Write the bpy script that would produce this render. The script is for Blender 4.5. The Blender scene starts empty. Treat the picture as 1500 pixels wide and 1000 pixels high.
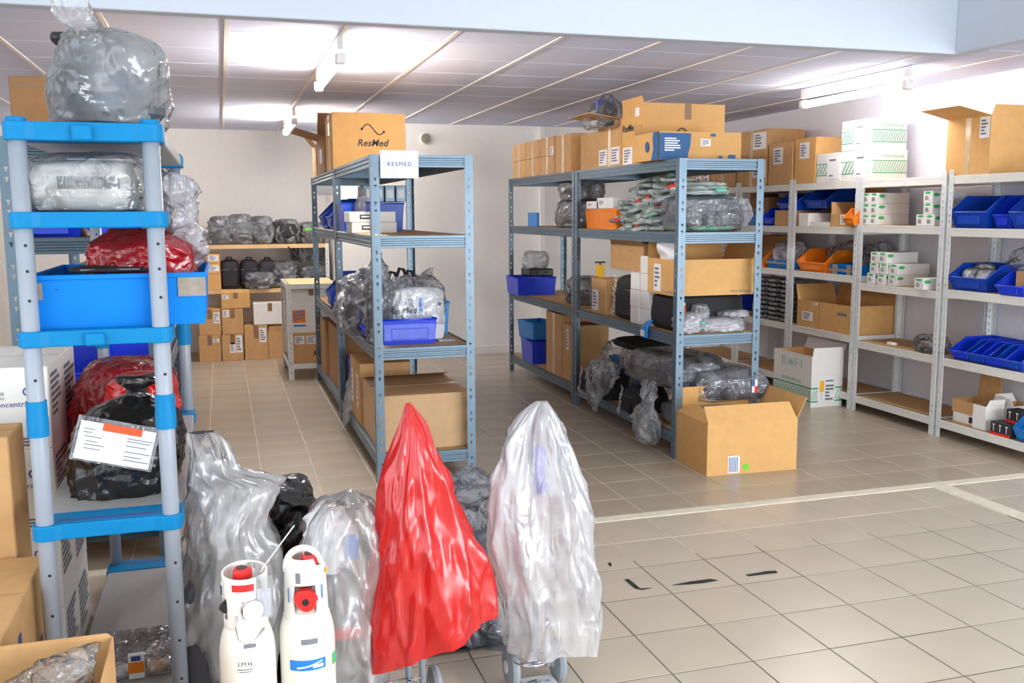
import bpy, bmesh, math, random
from mathutils import Vector, Matrix, noise
random.seed(7)
SC = bpy.context.scene
COL = SC.collection

# ------------------------------------------------------------------ camera, world, lights, exposure
FPX, YAW, PITCH, ROLL, CAMH = 1388.3, .29558, .13442, .0049, 1.65
_cy, _sy, _cp, _sp = math.cos(YAW), math.sin(YAW), math.cos(PITCH), math.sin(PITCH)
FW = Vector((_sy*_cp, _cy*_cp, -_sp)); _r = Vector((_cy, -_sy, 0)); _d = FW.cross(_r)
RT = _r*math.cos(ROLL) + _d*math.sin(ROLL); DN = -_r*math.sin(ROLL) + _d*math.cos(ROLL)
cam = bpy.data.cameras.new('camera'); cam.sensor_width = 36; cam.lens = FPX/1500*36
cam.clip_start = .05; cam.clip_end = 60
camo = bpy.data.objects.new('camera', cam); COL.objects.link(camo)
camo.matrix_world = Matrix(((RT.x, -DN.x, -FW.x, 0), (RT.y, -DN.y, -FW.y, 0), (RT.z, -DN.z, -FW.z, CAMH), (0, 0, 0, 1)))
SC.camera = camo
W = bpy.data.worlds.new('world'); SC.world = W; W.use_nodes = True
W.node_tree.nodes['Background'].inputs[0].default_value = (.86, .93, 1, 1)
W.node_tree.nodes['Background'].inputs[1].default_value = 1.0
def area(name, loc, rot, sx, sy, power, col):
    l = bpy.data.lights.new(name, 'AREA'); l.shape = 'RECTANGLE'; l.size = sx; l.size_y = sy
    l.energy = power; l.color = col
    o = bpy.data.objects.new(name, l); COL.objects.link(o); o.location = loc; o.rotation_euler = rot
    return o
area('shop_window_daylight', (4.6, -1.9, 1.45), (math.radians(76), 0, math.radians(14)), 6.0, 2.3, 245, (.93, .965, 1))
area('assumed_side_daylight', (-1.9, .4, 1.6), (math.radians(90), 0, math.radians(-90)), 4.0, 2.2, 30, (.88, .94, 1))  # assumed soft light from the left; no window is seen there
SC.view_settings.view_transform = 'Standard'; SC.view_settings.look = 'None'
SC.view_settings.gamma = 1; SC.view_settings.use_curve_mapping = False
SC.view_settings.exposure = 0.6
try:
    SC.cycles.use_denoising = True; SC.cycles.transparent_max_bounces = 24; SC.cycles.max_bounces = 14; SC.cycles.diffuse_bounces = 10; SC.cycles.transmission_bounces = 12
    SC.cycles.sample_clamp_indirect = 6
except Exception: pass

# ------------------------------------------------------------------ measuring helpers: a sight line met with a real plane of the room
def _ray(u, v): return RT*((u-750)/FPX) + DN*((v-500)/FPX) + FW
CC = Vector((0, 0, CAMH))
def PY(u, v, y): q = _ray(u, v); return CC + q*(y/q.y)
def PX(u, v, x): q = _ray(u, v); return CC + q*(x/q.x)
def PZ(u, v, z=0): q = _ray(u, v); return CC + q*((z-CAMH)/q.z)

# ------------------------------------------------------------------ materials
def srgb(c): return tuple((x/255/12.92 if x/255 <= .04045 else ((x/255+.055)/1.055)**2.4) for x in c)
MATS = {}
def mat(name, rgb, rough=.5, metal=0., var=.06, scale=18., bump=0., bscale=60., spec=.5, coat=0., trans=0., emit=0.):
    if name in MATS: return MATS[name]
    m = bpy.data.materials.new(name); m.use_nodes = True; nt = m.node_tree; N = nt.nodes; L = nt.links
    b = N['Principled BSDF']; c = srgb(rgb)
    b.inputs['Roughness'].default_value = rough; b.inputs['Metallic'].default_value = metal
    b.inputs['Specular IOR Level'].default_value = spec; b.inputs['Coat Weight'].default_value = coat
    tc = N.new('ShaderNodeTexCoord'); nz = N.new('ShaderNodeTexNoise'); nz.inputs['Scale'].default_value = scale
    nz.inputs['Detail'].default_value = 4
    L.new(tc.outputs['Object'], nz.inputs['Vector'])
    rp = N.new('ShaderNodeValToRGB'); rp.color_ramp.elements[0].position = .3; rp.color_ramp.elements[1].position = .7
    rp.color_ramp.elements[0].color = (*[max(0, x*(1-var)) for x in c], 1)
    rp.color_ramp.elements[1].color = (*[min(1, x*(1+var)) for x in c], 1)
    L.new(nz.outputs['Fac'], rp.inputs['Fac']); L.new(rp.outputs['Color'], b.inputs['Base Color'])
    if bump:
        n2 = N.new('ShaderNodeTexNoise'); n2.inputs['Scale'].default_value = bscale; n2.inputs['Detail'].default_value = 3
        L.new(tc.outputs['Object'], n2.inputs['Vector'])
        bp = N.new('ShaderNodeBump'); bp.inputs['Strength'].default_value = bump; bp.inputs['Distance'].default_value = .01
        L.new(n2.outputs['Fac'], bp.inputs['Height']); L.new(bp.outputs['Normal'], b.inputs['Normal'])
    if emit:
        b.inputs['Emission Color'].default_value = (*c, 1); b.inputs['Emission Strength'].default_value = emit
    MATS[name] = m; return m
def film(name, rgb, opacity=.35, rough=.25, var=.25, scale=9., transl=.5, stretch=1., crease=.35, bump=.9, sheen=.05):
    """thin plastic film: part clear, part milky, glossy; whitened creases painted in as highlight streaks"""
    if name in MATS: return MATS[name]
    m = bpy.data.materials.new(name); m.use_nodes = True; nt = m.node_tree; N = nt.nodes; L = nt.links
    N.remove(N['Principled BSDF']); out = N['Material Output']; c = srgb(rgb)
    tc = N.new('ShaderNodeTexCoord'); mp = N.new('ShaderNodeMapping'); mp.inputs['Scale'].default_value = (1, 1, stretch)
    L.new(tc.outputs['Object'], mp.inputs[0])
    rg = N.new('ShaderNodeTexNoise'); rg.noise_type = 'RIDGED_MULTIFRACTAL'; rg.normalize = True
    rg.inputs['Scale'].default_value = scale; rg.inputs['Detail'].default_value = 4; rg.inputs['Distortion'].default_value = .6
    L.new(mp.outputs[0], rg.inputs['Vector'])
    bp = N.new('ShaderNodeBump'); bp.inputs['Strength'].default_value = bump; bp.inputs['Distance'].default_value = .5/scale
    r2 = N.new('ShaderNodeTexNoise'); r2.noise_type = 'RIDGED_MULTIFRACTAL'; r2.normalize = True
    r2.inputs['Scale'].default_value = scale*3.1; r2.inputs['Detail'].default_value = 3; r2.inputs['Distortion'].default_value = 1.0
    L.new(mp.outputs[0], r2.inputs['Vector']); hm = N.new('ShaderNodeMath'); hm.operation = 'MULTIPLY_ADD'; hm.inputs[1].default_value = .3
    L.new(r2.outputs['Fac'], hm.inputs[0]); L.new(rg.outputs['Fac'], hm.inputs[2]); L.new(hm.outputs[0], bp.inputs['Height'])
    tr = N.new('ShaderNodeBsdfTransparent'); tr.inputs[0].default_value = (*[.6+.4*x for x in c], 1)
    df = N.new('ShaderNodeBsdfDiffuse'); df.inputs[0].default_value = (*c, 1)
    tl = N.new('ShaderNodeBsdfTranslucent'); tl.inputs[0].default_value = (*c, 1)
    gl = N.new('ShaderNodeBsdfGlossy'); gl.inputs['Roughness'].default_value = rough
    fr = N.new('ShaderNodeFresnel'); fr.inputs[0].default_value = 1.5
    for n in (df, tl, gl, fr): L.new(bp.outputs['Normal'], n.inputs['Normal'])
    m1 = N.new('ShaderNodeMixShader'); m1.inputs[0].default_value = transl
    L.new(df.outputs[0], m1.inputs[1]); L.new(tl.outputs[0], m1.inputs[2])
    nz = N.new('ShaderNodeTexNoise'); nz.inputs['Scale'].default_value = scale*.6; nz.inputs['Detail'].default_value = 3
    L.new(mp.outputs[0], nz.inputs['Vector'])
    mr = N.new('ShaderNodeMapRange'); mr.inputs[1].default_value = .35; mr.inputs[2].default_value = .65
    mr.inputs[3].default_value = max(0, opacity-var); mr.inputs[4].default_value = min(1, opacity+var)
    L.new(nz.outputs['Fac'], mr.inputs[0])
    mr2 = N.new('ShaderNodeMapRange'); mr2.inputs[1].default_value = .55; mr2.inputs[2].default_value = .95
    mr2.inputs[3].default_value = 0; mr2.inputs[4].default_value = crease  # whitens the ridges to imitate white highlight streaks
    L.new(rg.outputs['Fac'], mr2.inputs[0])
    ad = N.new('ShaderNodeMath'); ad.operation = 'ADD'; ad.use_clamp = True
    L.new(mr.outputs[0], ad.inputs[0]); L.new(mr2.outputs[0], ad.inputs[1])
    m2 = N.new('ShaderNodeMixShader'); L.new(ad.outputs[0], m2.inputs[0])
    L.new(tr.outputs[0], m2.inputs[1]); L.new(m1.outputs[0], m2.inputs[2])
    mm = N.new('ShaderNodeMath'); mm.operation = 'MULTIPLY_ADD'; mm.inputs[1].default_value = .9; mm.inputs[2].default_value = sheen; mm.use_clamp = True
    L.new(fr.outputs[0], mm.inputs[0])
    m3 = N.new('ShaderNodeMixShader'); L.new(mm.outputs[0], m3.inputs[0])
    L.new(m2.outputs[0], m3.inputs[1]); L.new(gl.outputs[0], m3.inputs[2]); L.new(m3.outputs[0], out.inputs[0])
    MATS[name] = m; return m

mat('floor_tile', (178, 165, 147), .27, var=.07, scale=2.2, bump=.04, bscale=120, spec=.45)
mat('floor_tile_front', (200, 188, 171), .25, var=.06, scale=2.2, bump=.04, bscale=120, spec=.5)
mat('grout', (206, 196, 180), .8, var=.12)
mat('grout_dark', (112, 102, 90), .8, var=.35, scale=3)
mat('filler', (226, 218, 198), .75, var=.08, bump=.3, bscale=90)
mat('wall_white', (240, 238, 234), .75, var=.015, bump=.03, bscale=160)
mat('wall_cool', (236, 237, 246), .75, var=.015, bump=.03, bscale=160)
mat('beam_white', (196, 205, 218), .6, var=.012)
mat('ceiling_tile', (212, 220, 246), .9, var=.02, scale=60, bump=.06, bscale=300)
mat('ceiling_rail', (236, 234, 228), .5, var=.02)
mat('card', (204, 160, 108), .75, var=.06, bump=.05, bscale=120)
mat('card_orange', (216, 168, 104), .75, var=.05, bump=.05, bscale=120)
mat('card_pale', (206, 170, 128), .75, var=.05, bump=.05, bscale=120)
mat('card_dark', (160, 118, 76), .8, var=.07, bump=.05, bscale=120)
mat('card_white', (240, 239, 236), .6, var=.02)
mat('tape_brown', (142, 106, 76), .3, var=.08, coat=.3)
mat('tape_clear', (214, 190, 152), .18, var=.08, coat=.6)
mat('tape_grey', (150, 140, 128), .35, var=.15, scale=40)
mat('paper', (242, 242, 246), .7, var=.015)
mat('ink', (44, 44, 52), .6, var=.02)
mat('ink_grey', (120, 122, 130), .6, var=.05)
mat('ink_blue', (60, 84, 150), .5, var=.05)
mat('green_print', (64, 172, 132), .55, var=.04)
mat('green_pale', (176, 214, 200), .55, var=.04)
mat('green_label', (66, 190, 110), .5, var=.05)
mat('label_orange', (252, 92, 40), .4, var=.04)
mat('label_red', (226, 48, 36), .4, var=.05)
mat('steel_blue', (104, 126, 142), .33, .35, var=.06, spec=.5)
mat('steel_slate', (84, 101, 115), .36, .3, var=.06, spec=.5)
mat('steel_dark', (70, 86, 98), .33, .4, var=.06)
mat('galv', (226, 231, 232), .45, .0, var=.06, scale=30)
mat('galv_beam', (230, 231, 226), .5, .0, var=.03)
mat('mdf', (190, 152, 104), .7, var=.09, scale=60)
mat('mdf_edge', (214, 176, 116), .7, var=.08, scale=60)
mat('pine', (226, 190, 136), .6, var=.06)
mat('plastic_blue', (0, 124, 182), .5, var=.05, scale=14, spec=.22)
mat('plastic_blue_crate', (0, 124, 216), .5, var=.04, scale=8, spec=.2)
mat('tube_grey', (154, 163, 175), .35, var=.03)
mat('tray_grey', (168, 168, 168), .35, var=.03)
mat('bin_blue', (12, 70, 188), .32, var=.08, spec=.5)
mat('bin_royal', (18, 58, 216), .32, var=.06)
mat('frost_blue', (104, 122, 232), .55, var=.12, scale=24)
mat('bin_sky', (30, 130, 210), .35, var=.06)
mat('bin_orange', (246, 134, 20), .38, var=.05)
mat('black_fabric', (36, 36, 40), .75, var=.15, bump=.15, bscale=260)
mat('grey_fabric', (84, 86, 92), .75, var=.15, bump=.15, bscale=260)
mat('device_grey', (70, 78, 88), .45, var=.06)
mat('dark_device', (58, 58, 66), .5, var=.06)
mat('black_plastic', (30, 31, 34), .35, var=.1)
mat('black_bag', (17, 17, 19), .24, var=.2, bump=.5, bscale=34, coat=.15, spec=.6)
mat('rubber', (56, 58, 60), .6, var=.1)
mat('wheel_grey', (150, 160, 168), .45, var=.05)
mat('chrome', (210, 212, 216), .18, 1., var=.03)
mat('white_plastic', (230, 228, 222), .35, var=.03)
mat('cylinder_white', (228, 226, 216), .3, var=.04, scale=6)
mat('red_plastic', (222, 40, 40), .3, var=.06)
mat('yellow', (252, 192, 24), .5)
mat('sticker_blue', (30, 124, 204), .4, var=.1)
mat('sticker_green', (100, 208, 50), .5)
mat('device_white', (212, 212, 206), .4, var=.02)
mat('slot_dark', (84, 90, 94), .6, var=.05)
mat('tube_light', (255, 247, 238), .4, emit=105.)
mat('tube_light_near', (255, 247, 238), .4, emit=36.)
mat('fixture', (232, 232, 230), .4, var=.02)
mat('vent_glass', (134, 130, 116), .35, var=.1)
mat('carton_blue', (42, 96, 150), .6, var=.05)
mat('content_white', (236, 236, 238), .6, var=.05)
mat('foam_green', (96, 190, 160), .5, var=.1)
film('film_clear', (240, 243, 248), .16, .15, .12, 10, .4, .6, .6)
film('film_milky', (246, 247, 255), .50, .22, .2, 8, .5, .35, .4)
film('film_hang', (252, 251, 255), .56, .24, .2, 7, .45, .5, .35, .55, .10)
film('film_grey', (240, 243, 250), .17, .14, .12, 15, .3, .7, .85)
film('film_topbag', (248, 250, 255), .22, .14, .2, 6, .4, .5, .7, .8)
film('film_wrap', (244, 247, 252), .34, .14, .2, 12, .4, .5, .7, .9)
film('film_pack', (226, 240, 238), .62, .18, .25, 10, .3, 1., .5, .6)
film('film_red', (255, 12, 16), .92, .28, .06, 5, .5, .5, .05, .35, .06)
film('film_veil', (255, 255, 255), .34, .2, .2, 5, .45, .25, .15, .7)
film('film_red_dark', (222, 16, 34), .62, .15, .18, 8, .4, .6, .2)
film('film_blue', (70, 110, 235), .68, .25, .15, 9, .5)
film('film_foggrey', (206, 210, 218), .42, .18, .2, 11, .35, .6, .55)
film('film_bluish', (206, 218, 236), .34, .16, .2, 9, .4, .6, .6)

# ------------------------------------------------------------------ mesh helpers
def link(name, me, m, parent=None):
    o = bpy.data.objects.new(name, me); COL.objects.link(o)
    if m and not me.materials: me.materials.append(MATS[m] if isinstance(m, str) else m)
    if parent: o.parent = parent
    return o
def mesh(name, vs, fs, smooth=False):
    me = bpy.data.meshes.new(name); me.from_pydata([tuple(v) for v in vs], [], fs); me.update()
    if smooth:
        me.polygons.foreach_set('use_smooth', [True]*len(me.polygons))
    return me
def thing(name, label, cat, loc=(0, 0, 0), rz=0, group=None, rot=None):
    o = bpy.data.objects.new(name, None); COL.objects.link(o); o.location = loc
    o.rotation_euler = rot if rot else (0, 0, rz); o.empty_display_size = .05
    o['label'] = label; o['category'] = cat
    if group: o['group'] = group
    return o
def tag(o, label, cat, group=None):
    o['label'] = label; o['category'] = cat
    if group: o['group'] = group
    return o
def dup(root, loc, rz=None, label=None, group=None):
    r = root.copy(); COL.objects.link(r); r.location = loc
    if rz is not None: r.rotation_euler = (0, 0, rz)
    if label: r['label'] = label
    if group: r['group'] = group
    for ch in list(root.children):
        c = ch.copy(); COL.objects.link(c); c.parent = r
        for g in list(ch.children):
            d = g.copy(); COL.objects.link(d); d.parent = c
    return r
_bc = {}
def boxme(w, d, h, bev=.004, center=(0, 0, .5)):
    """bevelled box; centre of base at the origin by default"""
    key = (round(w, 4), round(d, 4), round(h, 4), bev, center)
    bm = bmesh.new(); bmesh.ops.create_cube(bm, size=1)
    for v in bm.verts: v.co = Vector((v.co.x*w, v.co.y*d, v.co.z*h))
    b = min(bev, .3*min(w, d, h))
    if b > 0: bmesh.ops.bevel(bm, geom=list(bm.edges), offset=b, segments=1, affect='EDGES')
    for v in bm.verts: v.co += Vector((center[0]*w, center[1]*d, center[2]*h))
    me = bpy.data.meshes.new('box'); bm.to_mesh(me); bm.free(); return me
def box(name, m, parent, x0, x1, y0, y1, z0, z1, bev=.003):
    me = boxme(x1-x0, y1-y0, z1-z0, bev, (0, 0, 0)); o = link(name, me, m, parent)
    me.transform(Matrix.Translation(((x0+x1)/2, (y0+y1)/2, (z0+z1)/2))); return o
def solid(o, t, off=-1):
    s = o.modifiers.new('thickness', 'SOLIDIFY'); s.thickness = t; s.offset = off; return o
def tube(name, pts, r, m, parent=None, seg=10, closed=False):
    pts = [Vector(p) for p in pts]; n = len(pts); vs = []; fs = []
    up = Vector((0, 0, 1)); prev = None
    for i, p in enumerate(pts):
        a = pts[(i-1) % n] if (i > 0 or closed) else p; b = pts[(i+1) % n] if (i < n-1 or closed) else p
        t = (b-a).normalized()
        if prev is None:
            s = t.cross(up)
            if s.length < .1: s = t.cross(Vector((1, 0, 0)))
        else: s = prev - t*prev.dot(t)
        s.normalize(); prev = s; q = t.cross(s)
        rr = r[i] if isinstance(r, (list, tuple)) else r
        for k in range(seg):
            an = 2*math.pi*k/seg; vs.append(p + (s*math.cos(an)+q*math.sin(an))*rr)
    rows = n if closed else n-1
    for i in range(rows):
        j = (i+1) % n
        for k in range(seg):
            fs.append((i*seg+k, i*seg+(k+1) % seg, j*seg+(k+1) % seg, j*seg+k))
    if not closed: fs += [tuple(reversed(range(seg))), tuple((n-1)*seg+k for k in range(seg))]
    return link(name, mesh(name, vs, fs, True), m, parent)
def lathe(name, prof, m, parent=None, seg=28, axis='z', loc=(0, 0, 0)):
    vs = []; fs = []; n = len(prof)
    for (r, z) in prof:
        for k in range(seg):
            a = 2*math.pi*k/seg; p = (r*math.cos(a), r*math.sin(a), z)
            if axis == 'x': p = (p[2], p[0], p[1])
            if axis == 'y': p = (p[0], p[2], p[1])
            vs.append(Vector(p)+Vector(loc))
    for i in range(n-1):
        for k in range(seg):
            fs.append((i*seg+k, i*seg+(k+1) % seg, (i+1)*seg+(k+1) % seg, (i+1)*seg+k))
    fs += [tuple(reversed(range(seg))), tuple((n-1)*seg+k for k in range(seg))]
    me = mesh(name, vs, fs, True)
    bm = bmesh.new(); bm.from_mesh(me); bmesh.ops.recalc_face_normals(bm, faces=bm.faces); bm.to_mesh(me); bm.free()
    o = link(name, me, m, parent)
    es = o.modifiers.new('edges', 'EDGE_SPLIT'); es.split_angle = math.radians(40)
    return o
def crinkle(p, f, seed, octs=3):
    q = Vector(p)*f + Vector((seed*3.1, seed*1.7, seed*2.3)); s = 0; a = 1.
    for k in range(octs):
        w = noise.noise_vector(q*.6)*.55
        s += a*(1-3.4*abs(noise.noise(q+w))**.8); q = q*1.93+Vector((1.7, 9.2, 4.1)); a *= .55
    return s/1.7
def loft(name, secs, m, parent=None, seg=48, rings=36, e=2.6, amp=.01, freq=9., seed=0, folds=0, fold_amp=0., caps=(True, True), rot=0., lo=.35, drape=0., hem=0., zf=1.5):
    """secs: list of (z, cx, cy, rx, ry) bottom to top (any path); crumpled skin"""
    octs = 3
    if isinstance(m, str) and m.startswith('film') and not drape: seg = int(max(seg*1.7, 56)); rings = int(max(rings*1.7, 30)); octs = 5
    n = len(secs); vs = []; fs = []
    for i in range(rings+1):
        t = i/rings*(n-1); k = min(int(t), n-2); u = t-k
        P = [secs[max(k-1, 0)], secs[k], secs[k+1], secs[min(k+2, n-1)]]
        s = []
        for c in range(5):
            a, b, cc, d = P[0][c], P[1][c], P[2][c], P[3][c]
            val = .5*((2*b)+(-a+cc)*u+(2*a-5*b+4*cc-d)*u*u+(-a+3*b-3*cc+d)*u**3)
            s.append(min(max(val, min(b, cc)-.01*(c < 3)), max(b, cc)+.01*(c < 3)) if c else val)
        z, cx, cy, rx, ry = s; rx = max(rx, .002); ry = max(ry, .002)
        for j in range(seg):
            a = 2*math.pi*j/seg; ca, sa = math.cos(a), math.sin(a)
            x = rx*math.copysign(abs(ca)**(2/e), ca); y = ry*math.copysign(abs(sa)**(2/e), sa)
            if folds:
                fm = 1 + fold_amp*(math.sin(folds*a+seed*2+.6*math.sin(3*a+seed+t)) )*min(1, .25+u*0+ (1-i/rings))
                x *= fm; y *= fm
            p = Vector((cx+x, cy+y, z)); q = Vector((ca, sa, 0))
            dsp = crinkle((ca*drape, sa*drape, z*zf), 1., seed) if drape else crinkle((p.x, p.y, p.z), freq, seed, octs)
            ed = min(1, min(rx, ry)/.05)
            if hem: p.z += hem*(p.x-cx)*(1-i/rings)**2
            p += q*dsp*amp*(max(lo, ed) if not drape else min(1, rx/.09)); p.z += 0 if drape else amp*.4*max(lo, ed)*noise.noise(p*freq*1.3+Vector((seed, 5, 9)))
            vs.append(p)
    for i in range(rings):
        for j in range(seg):
            fs.append((i*seg+j, i*seg+(j+1) % seg, (i+1)*seg+(j+1) % seg, (i+1)*seg+j))
    if caps[0]:
        c = sum((vs[j] for j in range(seg)), Vector())/seg; vs.append(c); ci = len(vs)-1
        fs += [(ci, (j+1) % seg, j) for j in range(seg)]
    if caps[1]:
        b = rings*seg; c = sum((vs[b+j] for j in range(seg)), Vector())/seg; vs.append(c); ci = len(vs)-1
        fs += [(ci, b+j, b+(j+1) % seg) for j in range(seg)]
    if rot:
        R = Matrix.Rotation(rot, 4, 'Z'); vs = [R @ v for v in vs]
    return link(name, mesh(name, vs, fs, True), m, parent)
def lump(name, w, d, h, m, parent=None, e=3.2, amp=.012, freq=8., seed=0, seg=32, rings=18, z0=0., flat=.35, cx=0., cy=0.):
    """soft bag lying on its base"""
    secs = [(z0, cx, cy, w*.40, d*.40), (z0+h*.06, cx, cy, w*.47, d*.47), (z0+h*.35, cx, cy, w*.5, d*.5), (z0+h*.7, cx, cy, w*.48, d*.48),
            (z0+h*.93, cx, cy, w*(.5-flat*.35), d*(.5-flat*.35)), (z0+h, cx, cy, w*.18, d*.18)]
    return loft(name, secs, m, parent, seg, rings, e, amp, freq, seed)
def pxsecs(Y, rows, org=(0, 0, 0)):
    """silhouette rows (v, u_left, u_right, half-depth[, dy]) measured at depth Y, bottom to top"""
    out = []
    for r in rows:
        a = PY(r[1], r[0], Y); b = PY(r[2], r[0], Y)
        out.append(((a.z+b.z)/2-org[2], (a.x+b.x)/2-org[0], Y-org[1]+(r[4] if len(r) > 4 else 0), abs(b.x-a.x)/2, r[3]))
    return out
_tc = {}
def text(name, s, size, m, parent, M, shear=0., bold=0., spacing=1., align='CENTER', depth=.0006):
    key = (s, shear, bold, spacing, align)
    if key not in _tc:
        cu = bpy.data.curves.new('txt', 'FONT'); cu.body = s; cu.size = 1; cu.shear = shear; cu.offset = bold
        cu.space_character = spacing; cu.align_x = align; cu.align_y = 'CENTER'; cu.resolution_u = 2
        to = bpy.data.objects.new('txt', cu); COL.objects.link(to)
        bpy.context.view_layer.update()
        me = bpy.data.meshes.new_from_object(to.evaluated_get(bpy.context.evaluated_depsgraph_get()))
        bpy.data.objects.remove(to); _tc[key] = me
    me = _tc[key].copy(); me.materials.clear()
    o = link(name, me, m, parent); o.matrix_local = M @ Matrix.Diagonal((size, size, size, 1)); o['kind'] = 'stuff'
    return o
def frame(face, w, d, h):
    """local frame on a box face: origin lower-left, x along, y up, z outwards"""
    X, Y, Z = Vector((1, 0, 0)), Vector((0, 1, 0)), Vector((0, 0, 1))
    o, a, b, n, L, Hh = {'f': (Vector((-w/2, -d/2, 0)), X, Z, -Y, w, h), 'l': (Vector((-w/2, d/2, 0)), -Y, Z, -X, d, h),
        'r': (Vector((w/2, -d/2, 0)), Y, Z, X, d, h), 'b': (Vector((w/2, d/2, 0)), -X, Z, Y, w, h), 't': (Vector((-w/2, -d/2, h)), X, Y, Z, w, d)}[face]
    return Matrix(((a.x, b.x, n.x, o.x), (a.y, b.y, n.y, o.y), (a.z, b.z, n.z, o.z), (0, 0, 0, 1))), L, Hh
def patch(name, m, parent, dims, face, u0, u1, v0, v1, t=.0012):
    M, L, Hh = frame(face, *dims)
    me = boxme((u1-u0)*L, (v1-v0)*Hh, t, 0, (0, 0, .5)); me.transform(M @ Matrix.Translation(((u0+u1)/2*L, (v0+v1)/2*Hh, .0002)))
    return link(name, me, m, parent)
def lettering(s, size, m, parent, dims, face, u, v, **k):
    M, L, Hh = frame(face, *dims)
    ang = k.pop('ang', 0)
    return text('lettering', s, size, m, parent, M @ Matrix.Translation((u*L, v*Hh, k.pop('lift', .0024))) @ Matrix.Rotation(ang, 4, 'Z'), **k)
def lines_on(name, m, parent, dims, face, rects, t=.0006, lift=.0018):
    """small printed marks on one face, joined as one part; rects in face fractions"""
    M, L, Hh = frame(face, *dims); vs = []; fs = []
    for (u0, u1, v0, v1) in rects:
        b = len(vs)
        for (u, v) in ((u0, v0), (u1, v0), (u1, v1), (u0, v1)): vs.append(M @ Vector((u*L, v*Hh, lift)))
        fs.append((b, b+1, b+2, b+3))
    o = link(name, mesh(name, vs, fs), m, parent); o['kind'] = 'stuff'; return o
def polys_on(name, m, parent, dims, face, polys, lift=.0018):
    M, L, Hh = frame(face, *dims); vs = []; fs = []
    for p in polys:
        b = len(vs); vs += [M @ Vector((u*L, v*Hh, lift)) for (u, v) in p]; fs.append(tuple(range(b, b+len(p))))
    o = link(name, mesh(name, vs, fs), m, parent)
    if len(polys) > 1: o['kind'] = 'stuff'
    return o
def textlines(u0, u1, v0, v1, n, seed=0):
    rnd = random.Random(seed); out = []
    for i in range(n):
        v = v1-(v1-v0)*(i+.5)/n; hh = (v1-v0)/n*.28
        out.append((u0, u0+(u1-u0)*rnd.uniform(.45, 1), v-hh, v+hh))
    return out
def flap(parent, dims, side, length, ang, m, name='flap', inset=.004):
    """hinged top flap of an open carton; ang 0 = lying outwards level, 90 = upright, -60 = hanging"""
    w, d, h = dims; a = math.radians(ang); s, c = math.sin(a)*length, math.cos(a)*length
    i = inset
    if side == 'f': q = [(-w/2+i, -d/2, h), (w/2-i, -d/2, h), (w/2-i-.01, -d/2-c, h+s), (-w/2+i+.01, -d/2-c, h+s)]
    if side == 'b': q = [(-w/2+i, d/2, h), (w/2-i, d/2, h), (w/2-i-.01, d/2+c, h+s), (-w/2+i+.01, d/2+c, h+s)]
    if side == 'l': q = [(-w/2, -d/2+i, h), (-w/2, d/2-i, h), (-w/2-c, d/2-i-.01, h+s), (-w/2-c, -d/2+i+.01, h+s)]
    if side == 'r': q = [(w/2, -d/2+i, h), (w/2, d/2-i, h), (w/2+c, d/2-i-.01, h+s), (w/2+c, -d/2+i+.01, h+s)]
    return solid(link(name, mesh(name, q, [(0, 1, 2, 3)]), m, parent), .004, 0)
def tray_mesh(w, d, h, taper=0.):
    a, b = w/2, d/2; c, e = a-taper, b-taper
    vs = [(-c, -e, 0), (c, -e, 0), (c, e, 0), (-c, e, 0), (-a, -b, h), (a, -b, h), (a, b, h), (-a, b, h)]
    return mesh('tray', vs, [(3, 2, 1, 0), (0, 1, 5, 4), (1, 2, 6, 5), (2, 3, 7, 6), (3, 0, 4, 7)])
def carton(label, loc, w, d, h, rz=0, m='card', flaps=None, tape=None, labels=(), cat='box', group=None, name='cardboard_box', bev=.004):
    """carton standing on loc (centre of its base). flaps: {side:(length,angle)} -> open box"""
    t = thing(name, label, cat, loc, rz, group); dims = (w, d, h)
    if flaps is None:
        link('body', boxme(w, d, h, bev), m, t)
        box('top_seam', 'card_dark', t, -w/2+.006, w/2-.006, -.0015, .0015, h-.0004, h+.0006, 0)
    else:
        o = link('body', tray_mesh(w, d, h), m, t); solid(o, .005); so = o.modifiers[0]
        if m == 'card_white': o.data.materials.append(MATS['card']); so.material_offset = 1; so.material_offset_rim = 0
        for s, (ln, an) in flaps.items(): flap(t, dims, s, ln, an, m)
    for f in (tape or ''):
        tm = 'tape_clear' if f.isupper() else 'tape_brown'; f = f.lower()
        if f == 't': patch('tape', tm, t, dims, 't', 0, 1, .5-.025/d, .5+.025/d)
        else:
            M, L, Hh = frame(f, *dims); patch('tape', tm, t, dims, f, .5-.025/L, .5+.025/L, .62 if tm == 'tape_brown' else 0, 1)
    for q in labels:
        patch('label', q[5] if len(q) > 5 else 'paper', t, dims, *q[:5])
        if len(q) <= 5 or q[5] == 'paper':
            f, u0, u1, v0, v1 = q[:5]; du, dv = u1-u0, v1-v0
            lines_on('printed_lines', 'ink_grey', t, dims, f, textlines(u0+du*.12, u1-du*.12, v0+dv*.12, v1-dv*.1, 5, int(u0*100+v0*37)))
    return t
def cartY(label, u0, u1, vt, Y, z0, d, **k):
    vb = 2*vt-0; z = z0
    xa, xb = PY(u0, vt, Y).x, PY(u1, vt, Y).x; h = PY((u0+u1)/2, vt, Y).z-z0
    return carton(label, ((xa+xb)/2, Y+d/2, z0), xb-xa, d, h, **k)
def cartX(label, u0, u1, vt, X, z0, dx, **k):
    ya, yb = PX(u1, vt, X).y, PX(u0, vt, X).y; h = PX((u0+u1)/2, vt, X).z-z0
    return carton(label, (X+dx/2, (ya+yb)/2, z0), dx, yb-ya, h, **k)

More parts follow.
